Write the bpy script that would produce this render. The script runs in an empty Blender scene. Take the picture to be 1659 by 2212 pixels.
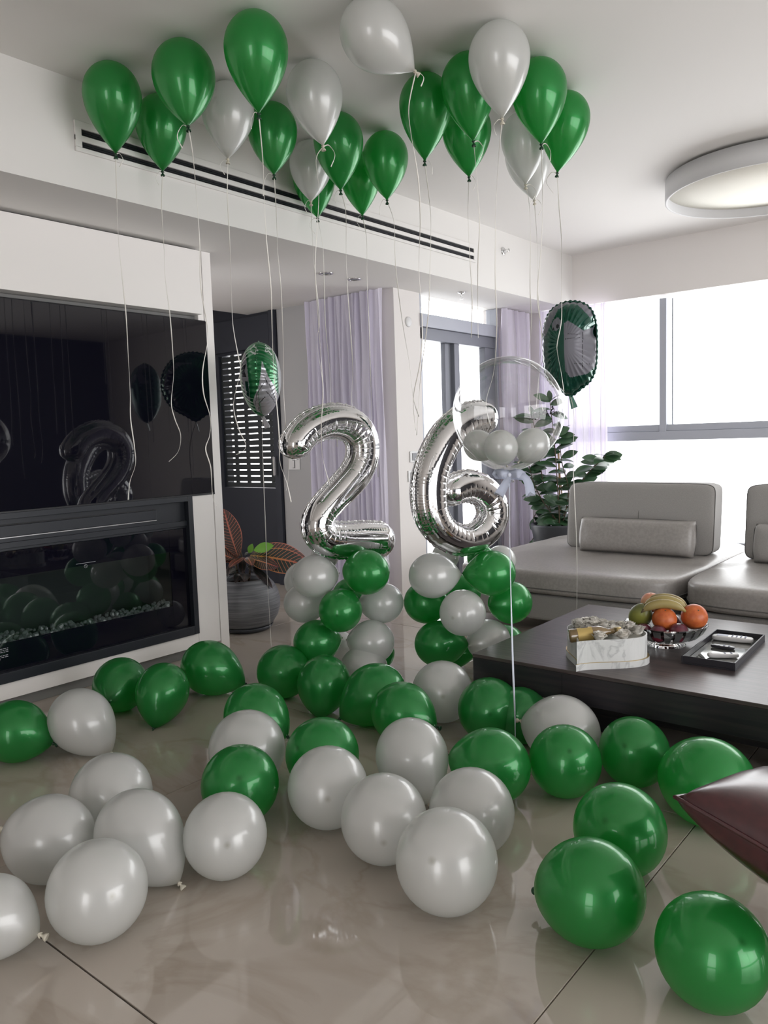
import bpy, bmesh, math, random
from mathutils import Vector, Matrix, Quaternion
PI = math.pi
random.seed(7)
SC = bpy.context.scene
COL = SC.collection
# ---------------------------------------------------------------- camera
F_PX, YAW, PITCH, ROLL, CAM_H = 1694.4, -0.68634, -0.09333, 0.03222, 1.30
fwd = Vector((math.sin(YAW)*math.cos(PITCH), math.cos(YAW)*math.cos(PITCH), math.sin(PITCH)))
rgt = Vector((math.cos(YAW), -math.sin(YAW), 0))
dwn = fwd.cross(rgt)
r2 = rgt*math.cos(ROLL)+dwn*math.sin(ROLL)
d2 = -rgt*math.sin(ROLL)+dwn*math.cos(ROLL)
cam_d = bpy.data.cameras.new('camera'); cam = bpy.data.objects.new('camera', cam_d); COL.objects.link(cam)
cam.matrix_world = Matrix(((r2.x, -d2.x, -fwd.x, 0), (r2.y, -d2.y, -fwd.y, 0), (r2.z, -d2.z, -fwd.z, CAM_H), (0, 0, 0, 1)))
cam_d.sensor_fit = 'HORIZONTAL'; cam_d.sensor_width = 36; cam_d.lens = F_PX/1659*36
cam_d.clip_start = .02; cam_d.clip_end = 200
SC.camera = cam
# ---------------------------------------------------------------- world, light, exposure
SKY_STRENGTH = 3.6
w = bpy.data.worlds.new('overcast_sky'); SC.world = w; w.use_nodes = True
bg = w.node_tree.nodes['Background']; bg.inputs['Color'].default_value = (.965, .955, .965, 1); bg.inputs['Strength'].default_value = SKY_STRENGTH
def portal(name, loc, rot, sx, sy):
    l = bpy.data.lights.new(name, 'AREA'); l.shape = 'RECTANGLE'; l.size = sx; l.size_y = sy
    l.cycles.is_portal = True
    o = bpy.data.objects.new(name, l); COL.objects.link(o); o.location = loc; o.rotation_euler = rot
portal('window_portal', (-1.4, 7.22, 1.37), (-PI/2, 0, 0), 4.5, 2.3)
portal('door_portal', (-4.0, 5.87, 1.2), (0, -PI/2, 0), 2.5, 1.3)
portal('rear_fill_portal', (.4, -3.12, 1.22), (PI/2, 0, 0), 1.4, 2.35)  # guides sky light through the added rear opening
portal('side_fill_portal', (3.67, 2.3, 1.22), (0, PI/2, 0), 2.35, 4.8)  # same for the added opening in the right wall
portal('hall_fill_portal', (-6.22, 1.4, 1.4), (0, -PI/2, 0), 2.0, 2.4)  # same for the added opening behind the cabinet
SC.view_settings.view_transform = 'Standard'; SC.view_settings.look = 'None'
SC.view_settings.exposure = 0.74; SC.view_settings.gamma = 1; SC.view_settings.use_curve_mapping = False
SC.render.engine = 'CYCLES'
cy = SC.cycles
cy.max_bounces = 12; cy.diffuse_bounces = 5; cy.glossy_bounces = 6; cy.transmission_bounces = 8; cy.transparent_max_bounces = 24
cy.caustics_reflective = False; cy.caustics_refractive = False; cy.use_denoising = True; cy.sample_clamp_indirect = 6

# ---------------------------------------------------------------- materials
def M(name, col=(.8, .8, .8), rough=.5, metal=0., coat=0., coat_r=.05, ior=1.5, emit=None, es=0, trans=0, alpha=1, sheen=0):
    m = bpy.data.materials.new(name); m.use_nodes = True
    p = m.node_tree.nodes['Principled BSDF']
    p.inputs['Base Color'].default_value = (*col, 1); p.inputs['Roughness'].default_value = rough; p.inputs['Metallic'].default_value = metal
    p.inputs['Coat Weight'].default_value = coat; p.inputs['Coat Roughness'].default_value = coat_r; p.inputs['IOR'].default_value = ior
    p.inputs['Transmission Weight'].default_value = trans; p.inputs['Sheen Weight'].default_value = sheen
    if emit: p.inputs['Emission Color'].default_value = (*emit, 1); p.inputs['Emission Strength'].default_value = es
    return m
def NT(m): return m.node_tree.nodes, m.node_tree.links, m.node_tree.nodes['Principled BSDF']
def noise_mix(m, c1, c2, scale=5, detail=4, lo=.35, hi=.65, coord='Object', stretch=(1, 1, 1), bump=0, distortion=0):
    n, l, p = NT(m)
    tc = n.new('ShaderNodeTexCoord'); mp = n.new('ShaderNodeMapping'); mp.inputs['Scale'].default_value = stretch
    l.new(tc.outputs[coord], mp.inputs[0])
    nz = n.new('ShaderNodeTexNoise'); nz.inputs['Scale'].default_value = scale; nz.inputs['Detail'].default_value = detail; nz.inputs['Distortion'].default_value = distortion
    l.new(mp.outputs[0], nz.inputs['Vector'])
    cr = n.new('ShaderNodeValToRGB'); cr.color_ramp.elements[0].position = lo; cr.color_ramp.elements[1].position = hi
    cr.color_ramp.elements[0].color = (*c1, 1); cr.color_ramp.elements[1].color = (*c2, 1)
    l.new(nz.outputs['Fac'], cr.inputs[0]); l.new(cr.outputs[0], p.inputs['Base Color'])
    if bump:
        b = n.new('ShaderNodeBump'); b.inputs['Strength'].default_value = bump; b.inputs['Distance'].default_value = .002
        l.new(nz.outputs['Fac'], b.inputs['Height']); l.new(b.outputs[0], p.inputs['Normal'])
    return m
def latex(name, col, tcol, mixf, metal, rough, dark, coat=.8):
    m = M(name, col, rough, metal, coat, .06)
    n, l, p = NT(m)
    at = n.new('ShaderNodeAttribute'); at.attribute_name = 'pigment'
    mx = n.new('ShaderNodeMixRGB'); mx.inputs[1].default_value = (*col, 1); mx.inputs[2].default_value = (*dark, 1)
    l.new(at.outputs['Fac'], mx.inputs[0]); l.new(mx.outputs[0], p.inputs['Base Color'])
    tr = n.new('ShaderNodeBsdfTranslucent'); tr.inputs[0].default_value = (*tcol, 1)
    ms = n.new('ShaderNodeMixShader'); ms.inputs[0].default_value = mixf
    out = n['Material Output']
    l.new(p.outputs[0], ms.inputs[1]); l.new(tr.outputs[0], ms.inputs[2]); l.new(ms.outputs[0], out.inputs[0])
    return m
mat = {}
mat['green'] = latex('pearl_green_latex', (.040, .31, .085), (.10, .70, .18), .44, .42, .33, (.008, .06, .02))
mat['white'] = latex('pearl_white_latex', (.77, .77, .76), (.82, .85, .82), .42, .15, .32, (.42, .40, .34))
mat['green_knot'] = M('green_latex_knot', (.006, .045, .018), .4)
mat['white_knot'] = M('white_latex_knot', (.62, .58, .48), .4)
mat['ribbon'] = M('white_curling_ribbon', (.82, .80, .75), .35)
mat['satin'] = M('white_satin_ribbon', (.74, .78, .90), .3, sheen=.3)
mat['wall'] = M('white_wall_paint', (.78, .75, .73), .75)
mat['wall_right'] = M('slate_wall_paint', (.07, .072, .085), .6)
mat['wall_grey'] = M('grey_wall_paint', (.42, .42, .425), .75)
mat['ceiling'] = M('white_ceiling_paint', (.78, .765, .745), .8)
mat['dark_wall'] = M('charcoal_wall_panel', (.021, .025, .038), .55)
mat['lacquer'] = M('white_lacquer', (.90, .875, .855), .35, coat=.2)
mat['kick'] = M('grey_kickboard', (.20, .20, .195), .4)
mat['dark_gap'] = M('dark_gap', (.03, .03, .03), .8)
mat['black'] = M('black_plastic', (.012, .013, .016), .35)
mat['black_metal'] = M('black_powder_coat', (.014, .017, .024), .38)
mat['screen'] = M('glossy_black_screen', (.004, .004, .009), .03, coat=.35, coat_r=.01, ior=1.42)
mat['trim_line'] = M('brushed_trim', (.55, .55, .56), .3, .9)
mat['alu'] = M('grey_aluminium_frame', (.20, .21, .245), .45, .2)
mat['alu_light'] = M('light_aluminium_frame', (.44, .46, .52), .45, .15)
mat['slat'] = M('dark_shutter_slat', (.022, .028, .032), .4)
mat['steel'] = M('chrome', (.7, .7, .7), .12, 1)
mat['switch'] = M('white_plastic', (.72, .72, .72), .35)
mat['vent_dark'] = M('vent_shadow_black', (.006, .006, .008), .6)
mat['foil'] = M('silver_foil', (.74, .74, .745), .06, 1)
mat['foil_green'] = M('green_foil', (.012, .17, .055), .16, .55, coat=.6)
mat['foil_dark_green'] = M('dark_green_foil', (.008, .075, .05), .2, .5, coat=.5)
mat['foil_white'] = M('pale_grey_foil', (.36, .36, .39), .22, .35, coat=.5)
mat['foil_light'] = M('white_print_foil', (.62, .66, .64), .22, .3, coat=.5)
mat['foil_grey'] = M('matte_grey_foil_print', (.17, .17, .20), .42, .1)
mat['foil_black'] = M('black_print_foil', (.012, .014, .02), .25, .2, coat=.4)
mat['leather'] = noise_mix(M('taupe_leather', (.36, .34, .32), .36), (.28, .265, .25), (.33, .31, .295), 60, 3, bump=.08)
mat['sofa_fabric'] = noise_mix(M('taupe_fabric', (.3, .29, .28), .8), (.29, .28, .27), (.34, .33, .315), 300, 2, bump=.15)
mat['sofa_seam'] = M('dark_seam', (.12, .115, .11), .7)
mat['burgundy'] = noise_mix(M('burgundy_leather', (.09, .012, .016), .3, coat=.35, coat_r=.25), (.038, .007, .009), (.055, .010, .012), 40, 3, bump=.1)
mat['walnut'] = noise_mix(M('dark_wenge_wood', (.05, .035, .035), .34), (.035, .027, .028), (.075, .056, .054), 3, 6, stretch=(1.2, 26, 26), bump=.12)
mat['wood_edge'] = noise_mix(M('black_wenge_edge', (.02, .016, .018), .4), (.010, .009, .013), (.022, .017, .020), 3, 5, stretch=(1.2, 26, 26))
mat['soil'] = noise_mix(M('potting_soil', (.03, .022, .016), .9), (.012, .01, .008), (.05, .035, .025), 60, 5, bump=.8)
mat['pot'] = noise_mix(M('ribbed_grey_ceramic', (.16, .17, .185), .55), (.115, .12, .135), (.22, .225, .24), 4, 4, stretch=(1, 1, 26), bump=.35)
mat['pot_dark'] = M('charcoal_plastic_pot', (.045, .05, .06), .45)
mat['stem'] = M('brown_stem', (.10, .07, .045), .7)
mat['stake'] = M('bamboo_stake', (.42, .27, .14), .6)
mat['leaf'] = noise_mix(M('dark_green_leaf', (.03, .09, .035), .35, coat=.2), (.022, .06, .03), (.05, .13, .05), 6, 2)
mat['leaf_bright'] = M('lime_green_leaf', (.16, .40, .04), .35, coat=.2)
mat['leaf_dark'] = M('blackish_green_leaf', (.018, .03, .024), .35, coat=.2)
mat['orange'] = noise_mix(M('orange_peel', (.72, .17, .03), .42), (.46, .095, .025), (.56, .14, .035), 60, 2, bump=.3)
mat['banana'] = noise_mix(M('ripe_banana_peel', (.50, .40, .09), .45), (.12, .08, .03), (.34, .27, .10), 9, 5, .30, .46, stretch=(1, 1, 1))
mat['banana_tip'] = M('banana_stem', (.08, .06, .03), .7)
mat['peach'] = noise_mix(M('peach_skin', (.66, .30, .18), .5), (.62, .18, .12), (.70, .42, .24), 9, 3)
mat['mango'] = noise_mix(M('green_mango_skin', (.17, .2, .03), .35), (.035, .045, .03), (.25, .26, .05), 5, 2, .36, .6)
mat['plum'] = noise_mix(M('dark_red_plum', (.10, .012, .025), .3, coat=.3), (.05, .008, .03), (.14, .016, .03), 8, 2)
mat['rose'] = noise_mix(M('cream_soap_rose', (.72, .69, .64), .45), (.80, .77, .71), (.90, .88, .84), 30, 2)
mat['gold'] = M('gold_trim', (.55, .42, .20), .3, .9)
mat['bottle'] = M('amber_wine_bottle', (.20, .135, .06), .12, 0, coat=1)
mat['bottle_label'] = M('gold_bottle_label', (.60, .44, .16), .35, .5)
mat['paper_card'] = M('pale_card', (.62, .61, .55), .5)
mat['tray'] = M('black_leather_tray', (.016, .015, .02), .42)
mat['mirror_tray'] = noise_mix(M('mirror_tray_base', (.42, .43, .42), .06, .8), (.25, .27, .26), (.62, .62, .58), 9, 4)
mat['remote_white'] = M('white_remote_plastic', (.62, .62, .62), .3)
mat['remote_black'] = M('black_remote_plastic', (.02, .02, .028), .3)
mat['remote_key'] = M('grey_remote_key', (.22, .24, .34), .4)
mat['ink'] = M('black_ink', (.01, .01, .015), .5)
mat['print'] = M('pale_grey_print', (.30, .31, .33), .6)
mat['diffuser'] = M('cream_lamp_diffuser', (.80, .78, .70), .7)
mat['lamp_ring'] = M('white_lamp_band', (.62, .62, .63), .6)
mat['grout'] = M('dark_grout', (.07, .062, .055), .9)

def marble(name, base, vein1, vein2, rough, scale=1., vs=.5, ior=1.5):
    m = M(name, base, rough, ior=ior); n, l, p = NT(m)
    tc = n.new('ShaderNodeTexCoord'); oi = n.new('ShaderNodeObjectInfo')
    mul = n.new('ShaderNodeMath'); mul.operation = 'MULTIPLY'; mul.inputs[1].default_value = 37; l.new(oi.outputs['Random'], mul.inputs[0])
    cb = n.new('ShaderNodeCombineXYZ'); l.new(mul.outputs[0], cb.inputs[0]); l.new(mul.outputs[0], cb.inputs[2])
    ad = n.new('ShaderNodeVectorMath'); ad.operation = 'ADD'; l.new(tc.outputs['Object'], ad.inputs[0]); l.new(cb.outputs[0], ad.inputs[1])
    mp = n.new('ShaderNodeMapping'); mp.inputs['Scale'].default_value = (scale, scale*1.9, scale); mp.inputs['Rotation'].default_value = (0, 0, .75); l.new(ad.outputs[0], mp.inputs[0])
    cloud = n.new('ShaderNodeTexNoise'); cloud.inputs['Scale'].default_value = 1.3; cloud.inputs['Detail'].default_value = 5; l.new(mp.outputs[0], cloud.inputs['Vector'])
    vn = n.new('ShaderNodeTexNoise'); vn.inputs['Scale'].default_value = 1.0; vn.inputs['Detail'].default_value = 7; vn.inputs['Distortion'].default_value = 1.2; l.new(mp.outputs[0], vn.inputs['Vector'])
    sb = n.new('ShaderNodeMath'); sb.operation = 'SUBTRACT'; sb.inputs[1].default_value = .5; l.new(vn.outputs['Fac'], sb.inputs[0])
    ab = n.new('ShaderNodeMath'); ab.operation = 'ABSOLUTE'; l.new(sb.outputs[0], ab.inputs[0])
    vr = n.new('ShaderNodeMapRange'); vr.inputs['From Min'].default_value = 0; vr.inputs['From Max'].default_value = .035; vr.inputs['To Min'].default_value = vs; vr.inputs['To Max'].default_value = 0; l.new(ab.outputs[0], vr.inputs['Value'])
    c1 = n.new('ShaderNodeMixRGB'); c1.inputs[1].default_value = (*base, 1); c1.inputs[2].default_value = (*vein2, 1)
    cr = n.new('ShaderNodeMapRange'); cr.inputs['From Min'].default_value = .38; cr.inputs['From Max'].default_value = .68; l.new(cloud.outputs['Fac'], cr.inputs['Value']); l.new(cr.outputs[0], c1.inputs[0])
    c2 = n.new('ShaderNodeMixRGB'); c2.inputs[2].default_value = (*vein1, 1); l.new(vr.outputs[0], c2.inputs[0]); l.new(c1.outputs[0], c2.inputs[1]); l.new(c2.outputs[0], p.inputs['Base Color'])
    return m
mat['floor'] = marble('polished_beige_marble', (.48, .425, .37), (.28, .215, .155), (.43, .38, .33), .04, 1., .3, ior=1.75)
mat['box_marble'] = marble('marbled_paper', (.66, .67, .66), (.26, .27, .28), (.58, .59, .58), .35, 5., .45)

def sheer(name, col, tfac, transp):
    m = M(name, col, .8); n, l, p = NT(m)
    tr = n.new('ShaderNodeBsdfTranslucent'); tr.inputs[0].default_value = (*col, 1)
    tp = n.new('ShaderNodeBsdfTransparent')
    a = n.new('ShaderNodeMixShader'); a.inputs[0].default_value = tfac; l.new(p.outputs[0], a.inputs[1]); l.new(tr.outputs[0], a.inputs[2])
    b = n.new('ShaderNodeMixShader'); b.inputs[0].default_value = transp; l.new(a.outputs[0], b.inputs[1]); l.new(tp.outputs[0], b.inputs[2])
    l.new(b.outputs[0], n['Material Output'].inputs[0]); return m
mat['curtain'] = sheer('sheer_lavender_curtain', (.84, .81, .92), .45, .05)
mat['curtain_bright'] = sheer('sheer_white_curtain', (.84, .80, .90), .27, .02)

def clear_film(name, tint=(.97, .98, .98), edge=.75, gl=.08):
    m = bpy.data.materials.new(name); m.use_nodes = True; n = m.node_tree.nodes; l = m.node_tree.links
    n.remove(n['Principled BSDF'])
    tp = n.new('ShaderNodeBsdfTransparent'); tp.inputs[0].default_value = (*tint, 1)
    g = n.new('ShaderNodeBsdfGlossy'); g.inputs['Roughness'].default_value = .02; g.inputs['Color'].default_value = (1, 1, 1, 1)
    lw = n.new('ShaderNodeLayerWeight'); lw.inputs['Blend'].default_value = .12
    mr = n.new('ShaderNodeMapRange'); mr.inputs['To Min'].default_value = gl; mr.inputs['To Max'].default_value = edge
    l.new(lw.outputs['Fresnel'], mr.inputs['Value'])
    mx = n.new('ShaderNodeMixShader'); l.new(mr.outputs[0], mx.inputs[0]); l.new(tp.outputs[0], mx.inputs[1]); l.new(g.outputs[0], mx.inputs[2])
    l.new(mx.outputs[0], n['Material Output'].inputs[0]); return m
mat['film'] = clear_film('clear_bubble_film', (.965, .97, .972), .55, .05)
mat['pane'] = clear_film('window_glass', (.97, .98, .98), .6, .03)
mat['fire_glass'] = clear_film('dark_fireplace_glass', (.62, .65, .65), .7, .05)
mat['bowl_glass'] = M('cut_glass', (.95, .96, .96), .04, trans=1, ior=1.45)
mat['crystal'] = M('clear_crystal', (.85, .88, .88), .06, trans=.35, ior=1.6)

def croton(name, blade, vein, edge):
    m = M(name, blade, .32, coat=.25); n, l, p = NT(m)
    uv = n.new('ShaderNodeUVMap'); uv.uv_map = 'leafuv'; sp = n.new('ShaderNodeSeparateXYZ'); l.new(uv.outputs[0], sp.inputs[0])
    def mth(op, a, b=None):
        x = n.new('ShaderNodeMath'); x.operation = op
        for i, v in enumerate((a, b)):
            if v is None: continue
            if isinstance(v, (int, float)): x.inputs[i].default_value = v
            else: l.new(v, x.inputs[i])
        return x.outputs[0]
    av = mth('ABSOLUTE', sp.outputs[1])
    mid = mth('LESS_THAN', av, .07)
    fr = mth('FRACT', mth('SUBTRACT', mth('MULTIPLY', sp.outputs[0], 15), mth('MULTIPLY', av, 2.2)))
    side = mth('LESS_THAN', mth('ABSOLUTE', mth('SUBTRACT', fr, .5)), .07)
    rim = mth('GREATER_THAN', av, .93)
    tot = mth('MAXIMUM', mth('MAXIMUM', mid, side), rim)
    gr = n.new('ShaderNodeMixRGB'); gr.inputs[1].default_value = (*vein, 1); gr.inputs[2].default_value = (*edge, 1); l.new(sp.outputs[0], gr.inputs[0])
    mx = n.new('ShaderNodeMixRGB'); mx.inputs[1].default_value = (*blade, 1); l.new(tot, mx.inputs[0]); l.new(gr.outputs[0], mx.inputs[2]); l.new(mx.outputs[0], p.inputs['Base Color'])
    return m
mat['croton_red'] = croton('croton_leaf_red_veins', (.045, .028, .022), (.55, .18, .10), (.60, .17, .12))
mat['croton_yellow'] = croton('croton_leaf_yellow_veins', (.018, .028, .024), (.60, .34, .07), (.50, .08, .10))
mat['croton_dark'] = croton('croton_leaf_dark', (.014, .022, .022), (.10, .10, .06), (.12, .05, .05))

# ---------------------------------------------------------------- helpers
def obj(name, me, m=None, parent=None, loc=None, smooth=False):
    if isinstance(me, bmesh.types.BMesh):
        b = me; me = bpy.data.meshes.new(name); b.to_mesh(me); b.free()
    if m is not None:
        for k in (m if isinstance(m, (list, tuple)) else [m]): me.materials.append(k)
    if smooth:
        for p in me.polygons: p.use_smooth = True
    o = bpy.data.objects.new(name, me); COL.objects.link(o)
    if loc is not None: o.location = loc
    if parent is not None: o.parent = parent
    return o
def tag(o, label=None, cat=None, group=None, kind=None):
    if label: o['label'] = label
    if cat: o['category'] = cat
    if group: o['group'] = group
    if kind: o['kind'] = kind
    return o
def empty(name, loc=(0, 0, 0), rz=0, **k):
    o = bpy.data.objects.new(name, None); COL.objects.link(o); o.location = loc; o.rotation_euler = (0, 0, rz); o.empty_display_size = .1
    return tag(o, **k)
def box(bm, a, b, bev=0, seg=2, mi=0):
    a, b = [min(x, y) for x, y in zip(a, b)], [max(x, y) for x, y in zip(a, b)]
    r = bmesh.ops.create_cube(bm, size=1)
    vs = r['verts']
    for v in vs: v.co = Vector([(a[i]+b[i])/2+v.co[i]*(b[i]-a[i]) for i in range(3)])
    fs = list({f for v in vs for f in v.link_faces})
    for f in fs: f.material_index = mi
    if bev:
        es = list({e for v in vs for e in v.link_edges})
        bmesh.ops.bevel(bm, geom=es, offset=bev, segments=seg, affect='EDGES', profile=.5, material=mi)
    return bm
def nb(): return bmesh.new()
def bx(a, b, bev=0, seg=2): return box(nb(), a, b, bev, seg)
def struct(name, bm, m, parent=None, smooth=False):
    o = obj(name, bm, m, parent, smooth=smooth)
    if parent is None: o['kind'] = 'structure'
    return o
def tube(bm, pts, rad, sides=8, flat=1., cap=True, up=None, twist=0, mi=0, closed=False):
    """sweep; rad number or list; flat = ratio of second axis"""
    pts = [Vector(p) for p in pts]; n = len(pts); rings = []
    prev = None
    for i, p in enumerate(pts):
        if closed: t = (pts[(i+1) % n]-pts[i-1])
        else: t = (pts[min(i+1, n-1)]-pts[max(i-1, 0)])
        t = t.normalized() if t.length > 1e-9 else Vector((0, 0, 1))
        if prev is None:
            a = Vector(up) if up else (Vector((0, 0, 1)) if abs(t.z) < .9 else Vector((1, 0, 0)))
            u = (a-t*a.dot(t)).normalized()
        else: u = (prev-t*prev.dot(t)).normalized()
        prev = u; v = t.cross(u); r = rad[i] if isinstance(rad, (list, tuple)) else rad
        ring = []
        for k in range(sides):
            th = 2*PI*k/sides + twist*i
            if twist:
                uu = u*math.cos(twist*i)+v*math.sin(twist*i); vv = t.cross(uu); th = 2*PI*k/sides
            else: uu, vv = u, v
            ring.append(bm.verts.new(p+uu*(r*math.cos(th))+vv*(r*flat*math.sin(th))))
        rings.append(ring)
    for i in range(n if closed else n-1):
        A, B = rings[i], rings[(i+1) % n]
        for k in range(sides):
            f = bm.faces.new((A[k], A[(k+1) % sides], B[(k+1) % sides], B[k])); f.material_index = mi; f.smooth = True
    if cap and not closed:
        for r_, s in ((rings[0], -1), (rings[-1], 1)):
            try: f = bm.faces.new(r_ if s > 0 else r_[::-1]); f.material_index = mi
            except ValueError: pass
    return bm
def lathe(bm, prof, seg=32, c=(0, 0, 0), mi=0, smooth=True):
    rings = []
    for r, z in prof:
        if r < 1e-5: rings.append([bm.verts.new((c[0], c[1], c[2]+z))])
        else: rings.append([bm.verts.new((c[0]+r*math.cos(2*PI*k/seg), c[1]+r*math.sin(2*PI*k/seg), c[2]+z)) for k in range(seg)])
    for A, B in zip(rings, rings[1:]):
        for k in range(seg):
            k2 = (k+1) % seg
            if len(A) == 1 and len(B) == 1: continue
            if len(A) == 1: f = bm.faces.new((A[0], B[k2], B[k]))
            elif len(B) == 1: f = bm.faces.new((A[k], A[k2], B[0]))
            else: f = bm.faces.new((A[k], A[k2], B[k2], B[k]))
            f.material_index = mi; f.smooth = smooth
    return bm
def catmull(P, n=8, closed=False):
    P = [Vector(p) for p in P]; out = []; N = len(P)
    rng = range(N if closed else N-1)
    for i in rng:
        g = (lambda k: P[k % N]) if closed else (lambda k: P[max(0, min(N-1, k))])
        a, b, c, d = g(i-1), g(i), g(i+1), g(i+2)
        for j in range(n):
            t = j/n
            out.append(.5*((2*b)+(c-a)*t+(2*a-5*b+4*c-d)*t*t+(3*b-a-3*c+d)*t**3))
    if not closed: out.append(P[-1])
    return out
def puff(w_, d_, h_, edge=.35, n=14, e1=4., tuft=()):
    """soft box cushion centred at origin, base at z=0; superellipsoid-like with fat edges"""
    bm = nb(); bmesh.ops.create_cube(bm, size=2)
    bmesh.ops.subdivide_edges(bm, edges=bm.edges[:], cuts=n, use_grid_fill=True)
    for v in bm.verts:
        x, y, z = v.co
        k = (abs(x)**e1+abs(y)**e1+abs(z)**e1)**(1/e1)
        x, y, z = x/k, y/k, z/k
        s = math.copysign
        v.co = Vector((x*w_/2, y*d_/2, z*h_/2+h_/2))
        for tx, ty, td, tr_ in tuft:
            dd = ((v.co.x-tx)**2+(v.co.y-ty)**2)/tr_**2
            if v.co.z > h_*.5: v.co.z -= td*math.exp(-dd)
    for f in bm.faces: f.smooth = True
    return bm
def solid_poly(bm, pts, z0, z1, mi=0):
    A = [bm.verts.new((x, y, z0)) for x, y in pts]; B = [bm.verts.new((x, y, z1)) for x, y in pts]
    n = len(pts)
    for i in range(n):
        f = bm.faces.new((A[i], A[(i+1) % n], B[(i+1) % n], B[i])); f.material_index = mi
    bm.faces.new(A[::-1]).material_index = mi; bm.faces.new(B).material_index = mi
    return bm

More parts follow.
